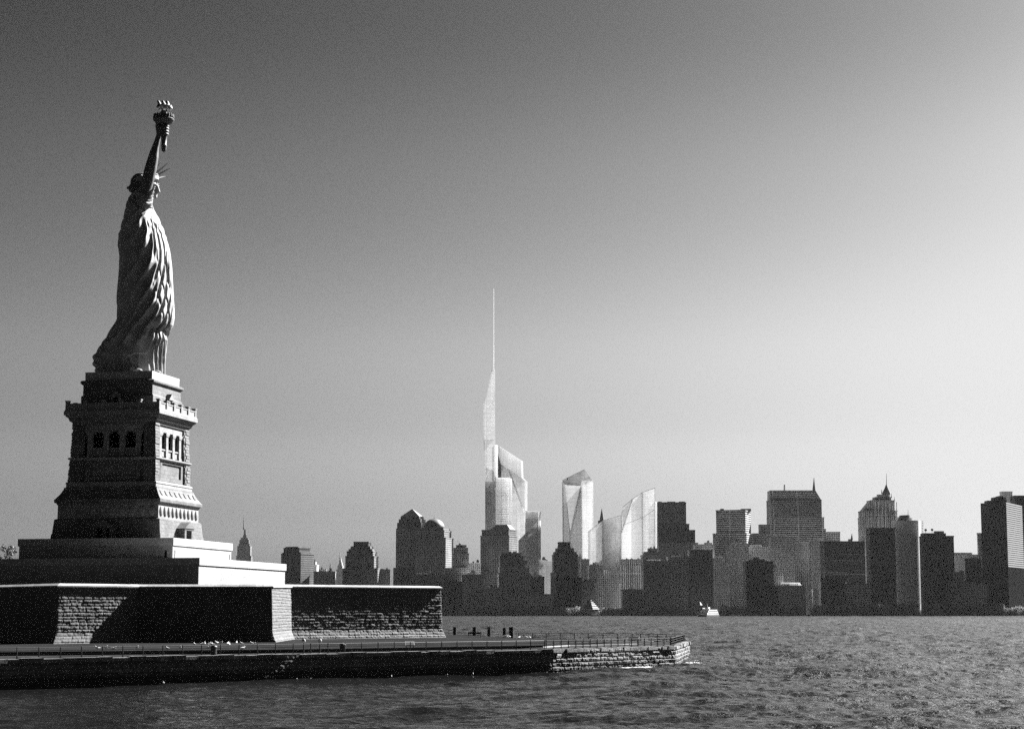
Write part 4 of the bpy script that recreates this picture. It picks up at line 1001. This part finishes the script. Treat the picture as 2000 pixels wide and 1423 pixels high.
for a, b in (((1254.2, 961.4), (1255, 1080)), ((1235, 974), (1254, 961.4)), ((1254, 961.4), (1279, 952.4)), ((1279, 952.4), (1279, 1075)), ((1216, 990), (1235, 974)), ((1217, 1025), (1254, 1010)), ((1254, 1011), (1278, 995)), ((1235, 974), (1213.5, 1040))): bar(g6, 'edge_line', a, b, 3797, .4, 'steel')

r, Yc, z = bld('church', 'dark needle steeple rising behind the wedge shaped glass block', 4050, [(1166, 1183, 1030, 'tower'), (1169, 1181, 1016, 'belfry')], 'fa_dark', 3, .8, cat='church', roofs=0, ledge=False)
c = at(1175.5, 1017, Yc); c2 = at(1175.5, 992, Yc); m = MB(); m.lathe((c.x, Yc, c.z), [(5.2, 0), (3.8, (c2.z - c.z) * .3), (1.8, (c2.z - c.z) * .7), (.2, c2.z - c.z)], 8); m.build('spire', M['dark_roof'], r)
# front and middle rows to the right of the glass towers
G = 'dark office blocks behind the waterfront'
bld('slab_tower', 'slim lit window block left of the dark mansard tower', 3540, [(1075.5, 1086, 1119, 'body')], 'fa_pale', 3, 1, cat='building')
bld('mansard_tower', 'dark stepped tower with a mansard roof below the gabled glass tower', 3580, [(1079, 1128, 1083, 'shaft'), (1081, 1126, 1077, 'setback'), (1085, 1121, 1070, 'setback'), (1089, 1115, 1058.6, 'mansard', .15, 'dark_roof')], 'fa_dark', 3, .8, cat='tower', roofs=0)
bld('apartment_tower', 'narrow dark tower right of the mansard tower', 3620, [(1126, 1136, 1086.5, 'shaft')], 'fa_fine', 3, 1, cat='tower')
bld('office_block', 'dark flat block in front of the wedge shaped glass tower', 3640, [(1134, 1151, 1092, 'shaft')], 'fa_dark', 3, 1, cat='building')
bld('office_block', 'brown brick block below the left side of the glass wedge', 3580, [(1149, 1178, 1104, 'shaft'), (1153, 1172, 1101, 'penthouse')], 'fa_brick', 3, .8, cat='building')
bld('office_block', 'dark block below the right side of the glass wedge', 3600, [(1175, 1209, 1113.5, 'shaft')], 'fa_brick', 3, .8, cat='building')
bld('office_block', 'low dark block behind the striped hexagonal pavilion', 3555, [(1130, 1160, 1135, 'body')], 'fa_brick', 3, .8, cat='building')
r, Yc, z = bld('ribbed_tower', 'dark apartment tower with bright vertical ribs and small peaked roofs', 3720, [(1207, 1258, 1104, 'wing'), (1213, 1256, 1092, 'shaft')], 'fa_vert', 3, .7, cat='tower', roofs=0)
for px in (1224, 1233.5, 1246.5):
    c = at(px, 1092, Yc - 8); m = MB(); m.prism([(c.x - 3.5, Yc - 11, z), (c.x + 3.5, Yc - 11, z), (c.x + 3.5, Yc - 4, z), (c.x - 3.5, Yc - 4, z)], [(c.x - .5, Yc - 8, z + 3), (c.x + .5, Yc - 8, z + 3), (c.x + .5, Yc - 7, z + 3), (c.x - .5, Yc - 7, z + 3)]); m.build('peaked_roof', M['dark_roof'], r)
for px in (1219, 1225.5, 1234, 1247.5): bar(r, 'rib', (px, 1096), (px, 1149), 3716 - 3, .55, 'metal_roof')
bld('low_block', 'paler low block in front of the ribbed tower', 3535, [(1214, 1253, 1151, 'body')], 'fa_brick', 3, .8, cat='building')
bld('office_block', 'dark rounded shoulder block against the flat topped dark slab', 3760, [(1253, 1290, 1084, 'shaft'), (1257, 1287, 1077, 'setback'), (1266, 1284, 1070, 'crown')], 'fa_dark', 3, .8, cat='building')
r, Yc, z = bld('dark_slab_tower', 'massive black flat topped slab tower right of the curved glass tower', 3950, [(1283, 1362, 1060, 'base'), (1283, 1357, 1035, 'wing'), (1283, 1346, 1023, 'wing'), (1283.5, 1340.5, 981, 'shaft')], 'fa_dark', 3, .7, roofs=0)
for a, b, t in ((1285, 1292, 979), (1303, 1318, 978.6), (1326, 1337, 978.8)): c = at((a + b) / 2, t, Yc); m = MB(); w_ = (b - a) / 2 * Yc / F; m.box(c.x - w_, c.x + w_, Yc - 8, Yc + 8, z - 1, z + 3); m.build('roof_unit', M['dark_roof'], r)
bld('office_block', 'long low dark roofline in the gap right of the black slab', 3720, [(1357, 1396, 1063, 'body'), (1377, 1392, 1059, 'penthouse')], 'fa_brick', 3, .6, cat='building')
r, Yc, z = bld('flat_topped_tower', 'dark flat topped tower with a lighter side between the black slab and the wide tower', 3800, [(1393, 1474, 1041.5, 'base'), (1400, 1470.5, 996, 'shaft')], 'fa_bandd', -20, .8, roofs=0)
for a, b, t in ((1407, 1413, 992), (1447, 1466, 993.5)): c = at((a + b) / 2, t, Yc); m = MB(); w_ = (b - a) / 2 * Yc / F; m.box(c.x - w_, c.x + w_, Yc - 8, Yc + 8, z - 1, z + 4); m.build('roof_unit', M['dark_roof'], r)
bld('office_block', 'grey block stepping up to the wide banded tower', 3850, [(1471, 1506, 1041.7, 'base'), (1485, 1506, 1024.5, 'shaft')], 'fa_fine', 3, .8, cat='building', roofs=0)
r, Yc, z = bld('wide_tower', 'wide tall grey tower with horizontal floor bands and a roof mast', 3900, [(1503, 1612, 1033, 'base'), (1504, 1609, 1010, 'shaft'), (1504, 1605, 976, 'upper_shaft')], 'fa_bandd', 3, .5, roofs=0)
c0 = at(1504, 976, Yc); v = [at(1504.2, 976, Yc - 22), at(1604, 976, Yc - 22), at(1592.5, 957, Yc - 22), at(1504.2, 957, Yc - 22)]
m = MB(); m.prism(v, [p + Vector((0, 44, 0)) for p in v]); m.build('sloping_crown', M['fa_bandd'], r)
mast(r, 1532.4, 946, 957, Yc, 2.2, 'roof_mast', 'steel', 1.6)
r, Yc, z = bld('needle_spire_tower', 'slender steeple peeping up behind the right corner of the wide tower', 4200, [(1580, 1604, 975, 'shaft'), (1584, 1597, 957, 'crown', .2)], 'fa_fine', 3, .9, roofs=0, ledge=False); mast(r, 1589.8, 932, 958, Yc, 3.6, 'spire', 'dark_roof', .4)
bld('glass_office_block', 'grey gridded block at the right foot of the wide tower', 3950, [(1604, 1644.5, 1038.7, 'body')], 'fa_grid', -8, .5, cat='building', roofs=0)
r, Yc, z = bld('banded_block', 'broad dark block with thin bright horizontal ledges', 3650, [(1607, 1688, 1057, 'body')], 'fa_dark', 3, .5, cat='building', roofs=0)
for a, b, y in ((1650, 1676, 1082), (1626, 1684, 1094), (1618, 1690, 1121), (1610, 1660, 1117.5), (1612, 1690, 1152)): bar(r, 'ledge', (a, y), (b, y), 3646, .45, 'metal_roof')
r, Yc, z = bld('church', 'tiny dark steeple standing on the skyline behind the banded block', 3900, [(1660, 1667.5, 1052, 'tower')], 'fa_dark', 0, 1, cat='church', roofs=0, ledge=False); mast(r, 1663.8, 1041, 1053, Yc, 2.6, 'spire', 'dark_roof')
r, Yc, z = bld('crowned_tower', 'ornate stone tower with a pyramid crown and tall mast', 3850, [(1684, 1755, 1010, 'base'), (1685, 1753, 997, 'shaft'), (1701, 1749.5, 977, 'upper_shaft'), (1711, 1744, 970, 'setback'), (1719, 1742, 965, 'crown_base')], 'fa_vert', 3, .7, roofs=0)
v = [at(1684.5, 997, Yc - 18), at(1702, 997, Yc - 18), at(1702, 975.5, Yc - 18)]; m = MB(); m.prism(v, [p + Vector((0, 36, 0)) for p in v]); m.build('sloping_shoulder', M['fa_vert'], r)
c = at(1731.5, 965.5, Yc); c2 = at(1731.5, 945.5, Yc); h = c2.z - c.z; m = MB(); m.lathe((c.x, Yc, c.z), [(9.6, 0), (8, h * .25), (4, h * .6), (.6, h)], 8); m.build('pyramid_crown', M['roof'], r); mast(r, 1731.4, 924, 946, Yc, .7, 'mast')
for px, y in ((1722, 958), (1741, 966), (1713, 968), (1747, 973)): mast(r, px, y - 3, y + 6, Yc - 12, 1.1, 'pinnacle', 'fa_vert')
for px in range(1688, 1752, 7): bar(r, 'pier', (px, 1000 if px < 1703 else 980), (px, 1180), Yc - 26, .8, 'fa_pale')
bld('black_slab', 'plain black slab in front of the ornate crowned tower', 3560, [(1698, 1749, 1031, 'shaft')], 'fa_dark', 3, .6, cat='tower', roofs=0)
# curved pale tower
b0 = at(1775, 1190, 3600); r = empty('curved_tower', (b0.x, 3600, LZ), 'pale rounded office tower with a ridged right edge and roof pavilion', 'skyscraper')
def arc_tower(r, part, x0, x1, yt, yb, Y, mat, bulge=.45):
    c = at((x0 + x1) / 2, 1190, Y); w_ = (x1 - x0) / 2 * Y / F; zt = at(x0, yt, Y).z; zb_ = at(x0, yb, Y).z if yb else LZ
    q = [(c.x + w_ * math.cos(a), Y + 25 - (25 + w_ * bulge) * math.sin(a) ** .8) for a in np.linspace(.5, math.pi - .5, 22)]
    xm = max(abs(x - c.x) for x, y in q); q = [(c.x + (x - c.x) * w_ / xm, y) for x, y in q] + [(c.x - w_ * .7, Y + 32), (c.x + w_ * .7, Y + 32)]
    m = MB(); m.prism([(x, y, zb_) for x, y in q], [(x, y, zt) for x, y in q]); return m.build(part, M[mat], r)
arc_tower(r, 'shaft', 1747, 1802.5, 1016, None, 3600, 'pale_cladding'); arc_tower(r, 'roof_drum', 1760, 1790, 1011, 1017, 3600, 'roof'); arc_tower(r, 'pavilion', 1764.5, 1784.5, 1005.5, 1011, 3600, 'dark_roof')
mast(r, 1773.5, 995.5, 1006, 3610, .5)
for k in range(52): y = 1018 + k * 3.1; bar(r, 'balcony_edge', (1800.6, y), (1803.2, y), 3603, .6, 'dark_roof') if k < 50 else None
r, Yc, z = bld('black_office_tower', 'black flat topped office tower right of the pale rounded one', 3560, [(1803, 1863, 1046.5, 'shaft'), (1804, 1849, 1040.5, 'upper_shaft'), (1829, 1847, 1036.5, 'roof_house')], 'fa_dark', 3, .6, roofs=0)
for px, y in ((1808, 1034.5), (1820.5, 1034)): c = at(px, y, Yc); m = MB(); m.ell(c, (2.6, 1.2, 2.4)); m.build('dish_antenna', M['roof'], r); mast(r, px, y, y + 7, Yc, .4)
bld('office_block', 'grey block right of the black office tower', 3700, [(1862, 1910, 1083, 'body'), (1863, 1899.5, 1078.5, 'upper_floor')], 'fa_fine', 3, .7, cat='building', roofs=0)
r, Yc, z = bld('bright_edged_block', 'narrow block whose sunlit white side shows a window grid', 3540, [(1862, 1886, 1116, 'body')], 'fa_brick', -40, 1.2, cat='building', roofs=0, ledge=False)
slab(r, 'sunlit_side', [(1873.5, 1113), (1883, 1114), (1884.5, 1164), (1875.5, 1164)], lambda x: 3510 + (x - 1873) * 1.4, 6, 'metal_roof', .3)
for k in range(8): slab(r, 'window_row', [(1876, 1117 + k * 6), (1882, 1117.3 + k * 6), (1882, 1119.6 + k * 6), (1876, 1119.4 + k * 6)], (lambda x: 3509.2 + (x - 1873) * 1.4), 1.2, 'fa_dark', .3)
bld('office_block', 'dark block in shadow between the bright edged block and the tall banded tower', 3600, [(1883, 1916, 1091, 'body')], 'fa_dark', 3, .8, cat='building')
bld('office_block', 'narrow shoulder block at the left side of the tall banded tower', 3700, [(1905, 1921, 1091, 'base'), (1913.5, 1921, 1041, 'shaft')], 'fa_fine', 3, 1, cat='building', roofs=0)
# tall banded tower at the right edge
b0 = at(1958, 1190, 3500); r = empty('banded_tower', (b0.x, 3540, LZ), 'tall tower at the right edge with bright striped side and dark front', 'skyscraper')
vl = [at(1915, 981, 3560), at(1964, 980, 3520), at(1995, 986, 3640), at(1946, 986, 3680)]
zt = at(1964, 980, 3520).z; zp = at(1964, 1107, 3520).z
m = MB(); m.prism([(p.x, p.y, zp) for p in vl], [(p.x, p.y, zt) for p in vl]); m.build('shaft', M['fa_dark'], r)
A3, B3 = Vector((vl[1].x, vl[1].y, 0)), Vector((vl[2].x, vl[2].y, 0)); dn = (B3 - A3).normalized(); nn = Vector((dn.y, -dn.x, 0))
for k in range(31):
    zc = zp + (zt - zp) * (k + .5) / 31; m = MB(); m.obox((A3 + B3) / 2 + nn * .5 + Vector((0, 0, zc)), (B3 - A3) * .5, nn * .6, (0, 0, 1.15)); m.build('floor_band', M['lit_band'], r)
m = MB(); q = [Vector((p.x, p.y)) for p in vl]; cc2 = sum(q, Vector((0, 0))) / 4; q = [cc2 + (p - cc2) * 1.04 for p in q]; m.prism([(p.x, p.y, LZ) for p in q], [(p.x, p.y, zp) for p in q]); m.build('podium', M['void'], r)
for a, b, t in ((1926, 1964, 977.5), (1939, 1962, 971), (1948, 1956, 968.5)):
    w_ = (b - a) / 2 * 3570 / F; c = at((a + b) / 2, t, 3570); m = MB(); m.box(c.x - w_, c.x + w_, 3560, 3585, zt, c.z); m.build('roof_house', M['dark_roof'], r)
bld('office_tower', 'pale gridded tower top peeping behind the striped tower', 3900, [(1962, 1983, 960, 'shaft')], 'fa_pale', 3, .8, roofs=0)
bld('office_tower', 'dark tower cut by the right edge of the picture', 3700, [(1984, 2030, 968, 'shaft')], 'fa_dark', 3, .6, roofs=0)
# infill rows
fillers = [
 ('low dark roofs at the foot of the pyramid topped tower', 3540, 800, 872, 1122, 'fa_brick'), ('dark block behind the right end of the fort', 3530, 862, 905, 1136, 'fa_dark'),
 ('dark terrace block left of the cut off pyramid tower', 3530, 902, 945, 1122, 'fa_brick'), ('low dark terrace below the cut off pyramid tower', 3520, 940, 990, 1150, 'fa_fine'),
 ('long low waterfront block below the third glass tower', 3520, 985, 1080, 1160, 'fa_brick'), ('grey infill block behind the striped pavilion', 3525, 1086, 1136, 1128, 'fa_dark'),
 ('dark block between the pavilion and the ribbed tower', 3610, 1160, 1214, 1140, 'fa_fine'), ('dark brick block below the black slab tower', 3520, 1254, 1306, 1096, 'fa_brick'),
 ('block with even windows under the black slab tower', 3530, 1304, 1350, 1088, 'fa_fine'), ('dark block in the middle of the shoreline row', 3525, 1346, 1392, 1074, 'fa_brick'),
 ('tall grey block with a pale round emblem wall', 3700, 1390, 1424, 1090, 'fa_brick'), ('grey office block under the flat topped tower', 3760, 1420, 1462, 1062, 'fa_fine'),
 ('stepped brown block left of the wide tower', 3780, 1458, 1502, 1068, 'fa_brick'), ('dark low block with pale roof ledge', 3530, 1455, 1510, 1096, 'fa_dark'),
 ('grey slab in front of the wide tower', 3620, 1505, 1552, 1048, 'fa_fine'), ('dark block with even windows below the grey slab', 3540, 1500, 1530, 1110, 'fa_brick'),
 ('brown block right of the grey slab', 3800, 1548, 1592, 1062, 'fa_brick'), ('narrow bright cornered block below the wide tower', 3740, 1585, 1618, 1056, 'fa_fine'),
 ('low block behind the shore trees below the banded block', 3530, 1600, 1650, 1128, 'fa_dark'), ('low long block behind the shore trees', 3535, 1640, 1700, 1140, 'fa_bandd'),
 ('low dark block below the bright edged block', 3525, 1858, 1925, 1140, 'fa_brick')]
for i, (lb, Y, x0, x1, yt, mt) in enumerate(fillers):
    bld('office_block', lb, Y, [(x0, x1, yt, 'body'), (x0 + (x1 - x0) * .2, x1 - (x1 - x0) * .3, yt - 4, 'penthouse')], mt, 2 + (i * 5) % 4, .6, cat='building', group=None, seed=i)
r, Yc, z = bld('office_block', 'block with a bright white colonnaded top floor near the shore', 3520, [(1520, 1572, 1144, 'body')], 'fa_brick', 3, .5, cat='building', roofs=0)
slab(r, 'top_floor', [(1525.5, 1136.5), (1561, 1137), (1565, 1142.3), (1526, 1142)], lambda x: 3500 + (x - 1525) * 1.3, 12, 'white', .2)
for k in range(9): slab(r, 'window', [(1528 + k * 3.6, 1139), (1529.8 + k * 3.6, 1139), (1529.8 + k * 3.6, 1141.5), (1528 + k * 3.6, 1141.5)], (lambda x: 3499.2 + (x - 1525) * 1.3), 1.2, 'fa_dark', .1)
bld('apartment_block', 'small pale gridded block standing behind the shore trees', 3515, [(1587.5, 1599, 1151, 'body')], 'fa_pale', 3, .8, cat='building', roofs=0)
# bright roof scraps on the middle rows
rf = random.Random(11)
# hexagonal museum pavilion
pv = at(1153, 1199, 3505); r = empty('striped_pavilion', (pv.x, 3520, LZ), 'small stepped pyramid pavilion with bright white striped roof at the shore', 'pavilion')
hr_ = 19 * 3520 / F; hexp = lambda s: [(hr_ * s * math.cos(R(a - 5)), hr_ * s * math.sin(R(a - 5))) for a in (-10, 50, 110, 170, 230, 290)]
m = MB(); q = hexp(.88); m.prism([(x, y, 0) for x, y in q], [(x, y, 10.5) for x, y in q]); m.build('body', M['metal_roof'], r, local=True)
for k in range(6):
    q = hexp(1 - k * .155); z0 = 10.8 + k * 3.0; m = MB(); m.prism([(x, y, z0) for x, y in q], [(x * .91, y * .91, z0 + 1.5) for x, y in q]); m.build('roof_tier', M['metal_roof'], r, local=True)
    q = hexp(.9 - k * .155); m = MB(); m.prism([(x, y, z0 + 1.45) for x, y in q], [(x, y, z0 + 3.05) for x, y in q]); m.build('recess_band', M['void'], r, local=True)
# pier house with clock tower
pc = at(1390, 1199, 3500); r = empty('pier_house', (pc.x, 3502, LZ), 'old pier building with pale ribbed roof and small clock tower behind the ferry', 'pier building', rz=R(42))
m = MB(); m.box(-27, 27, -8, 8, -1, 8); m.build('hall', M['fa_pale'], r, local=True)
m = MB(); m.prism([(-28, -9, 8), (28, -9, 8), (28, 9, 8), (-28, 9, 8)], [(-26, -3, 13), (20, -3, 13), (20, 3, 13), (-26, 3, 13)])
m.build('roof', M['metal_roof'], r, local=True)
m = MB(); m.box(-33, -28.5, -3, 3, 0, 18); m.build('clock_tower', M['fa_pale'], r, local=True); m = MB(); m.prism([(-34, -3.5, 18), (-28, -3.5, 18), (-28, 3.5, 18), (-34, 3.5, 18)], [(-31.4, -.3, 24), (-30.8, -.3, 24), (-30.8, .3, 24), (-31.4, .3, 24)]); m.build('tower_roof', M['metal_roof'], r, local=True)
p2 = at(1417, 1199, 3500); r = empty('ferry_terminal', (p2.x, 3500, LZ), 'small white arched waterfront building right of the pier house', 'building', rz=R(48))
m = MB(); m.box(-8, 8, -6, 6, 0, 14); m.build('body', M['metal_roof'], r, local=True)
for k in range(5): m = MB(); m.box(-6.8 + k * 2.9, -5.2 + k * 2.9, -6.15, -5.9, 1, 10); m.build('arched_window', M['void'], r, local=True)
m = MB(); m.prism([(-8.5, -6.5, 14), (8.5, -6.5, 14), (8.5, 6.5, 14), (-8.5, 6.5, 14)], [(-6, -2, 19), (2, -2, 17.5), (2, 2, 17.5), (-6, 2, 19)]); m.build('roof', M['metal_roof'], r, local=True)
# ferry boat
FY = 2800; fb = at(1381, 1204, FY); s = FY / F; r = empty('ferry_boat', (fb.x, FY, 0), 'white passenger ferry with a dark hull crossing in front of the pier house', 'boat', rz=R(60)); r.scale = (1.9, 1.9, 1.15)
def hull(L0, L1, wd, z0, z1, bow): return ([(L0, -wd, z0), (L1, -wd, z0), (L1, wd, z0), (L0, wd, z0), (L0 - bow * .6, 0, z0)], [(L0 - bow * .2, -wd, z1), (L1 + 1, -wd, z1), (L1 + 1, wd, z1), (L0 - bow * .2, wd, z1), (L0 - bow * 1.3, 0, z1 + .6)])
q = hull(-9, 14, 4, -.5, 2.6, 5); m = MB(); m.prism([q[0][i] for i in (0, 1, 2, 3, 4)], [q[1][i] for i in (0, 1, 2, 3, 4)]); m.build('hull', M['plastic'], r, local=True)
for i, (a, b, z0, z1, wd) in enumerate(((-8, 13.5, 2.7, 5.2, 3.8), (-5, 13, 5.5, 8.0, 3.5), (-2.5, 12, 8.3, 10.2, 3.1))):
    m = MB(); m.box(a, b, -wd, wd, z0, z1, .25, .1); m.build('deck_house', M['white'], r, local=True)
    m = MB(); m.box(a + 1.4, b - .6, -wd - .05, wd + .05, z0 + 1.1, z0 + 1.9); m.build('window_strip', M['void'], r, local=True)
m = MB(); m.box(-1, 2.5, -1.6, 1.6, 10.3, 12.4, .3, .1); m.build('wheelhouse', M['white'], r, local=True)
m = MB(); m.tube([(1, 0, 12.3), (1, 0, 17)], [.2, .08], 6); m.build('mast', M['white'], r, local=True); m = MB(); m.lathe((7, 0, 10.1), [(1, 0), (1, 2.6), (.9, 2.6)], 12); m.build('funnel', M['plastic'], r, local=True)
fv = []; ff2 = []; rf2 = random.Random(2)
for k in range(70):
    x = rf2.uniform(-34, 26); y = rf2.gauss(0, 3.2) - 4; o = len(fv); rr_ = rf2.uniform(1.0, 2.6)
    for i in range(7): fv.append((fb.x + x + rr_ * 2.6 * math.cos(i * .9), FY + y + rr_ * math.sin(i * .9), .12 + k * .001))
    ff2.append(tuple(range(o, o + 7)))
tag(sheet('boat_wake', fv, ff2, M['foam']), 'thin white wake around the ferry', 'wake', kind='stuff')
# parked vans along the esplanade
van = None
for i, px in enumerate((1269, 1273, 1301.5, 1307, 1315.5, 1448, 1455, 1499, 1517, 1905, 1929)):
    c = at(px, 1195, 3497); zz_ = 3.2
    if van is None:
        van = r = empty('white_van', (c.x, 3497, LZ)); m = MB(); m.box(-2.9, 2.9, -1.1, 1.1, .5, 1.5); m.box(-2.9, 1.8, -1.1, 1.1, 1.5, 2.7, .1, .1); m.build('body', M['white'], r, local=True)
        m = MB(); m.box(.6, 1.6, -1.14, 1.14, 1.6, 2.3); m.build('window', M['void'], r, local=True)
        for q in (-1.8, 1.8): m = MB(); m.tube([(q, -1.15, .45), (q, 1.15, .45)], .45, 10); m.build('wheel', M['plastic'], r, local=True)
    else: r = copy_tree(van)
    r.rotation_euler = (0, 0, R(55)); r.location = (c.x, 3497 + (i % 3), LZ); tag(r, 'tiny white van parked along the far shore', 'van', 'white vans parked along the far shore')
# shoreline trees: a far belt that reads as one mass
cs = []; rt = random.Random(5)
def belt(x0, x1, ytop, n, Y0=3500, Y1=3512):
    for _ in range(n):
        px = rt.uniform(x0, x1); Y = rt.uniform(Y0, Y1); top = at(px, ytop + rt.uniform(-2, 7), Y).z; rr_ = rt.uniform(3.5, 7.5)
        cs.append(((at(px, 1190, Y).x, Y, max(LZ + 3, top - rr_ * .8)), (rr_ * 1.15, rr_ * .8, rr_ * .85)))
        cs.append(((at(px, 1190, Y).x + rt.uniform(-4, 4), Y, LZ + 3.5), (rr_, rr_ * .7, 4.2)))
belt(862, 1130, 1184, 90); belt(1175, 1360, 1187, 70); belt(1425, 1560, 1185, 50); belt(1540, 1720, 1181, 70); belt(1690, 1960, 1177, 120); belt(1930, 2030, 1184, 40)
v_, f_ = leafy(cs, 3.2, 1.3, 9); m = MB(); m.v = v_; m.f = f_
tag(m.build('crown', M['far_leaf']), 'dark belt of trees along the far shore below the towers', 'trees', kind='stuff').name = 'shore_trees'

# ------------------------------------------------------------------ haze
HD = 6e-6
if HD:
    m = MB(); m.box(-9500, 9500, -350, 14500, -3, 620); hz = m.build('haze', None); tag(hz, 'thin pale haze over the harbour', 'haze', kind='stuff')
    hm_ = bpy.data.materials.new('haze'); hm_.use_nodes = True; t = hm_.node_tree; t.nodes.remove(t.nodes['Principled BSDF'])
    pv_ = t.nodes.new('ShaderNodeVolumePrincipled'); pv_.inputs['Color'].default_value = (.5, .5, .5, 1); pv_.inputs['Density'].default_value = HD; pv_.inputs['Anisotropy'].default_value = 0.2
    t.links.new(pv_.outputs[0], t.nodes['Material Output'].inputs['Volume']); hz.data.materials.append(hm_)
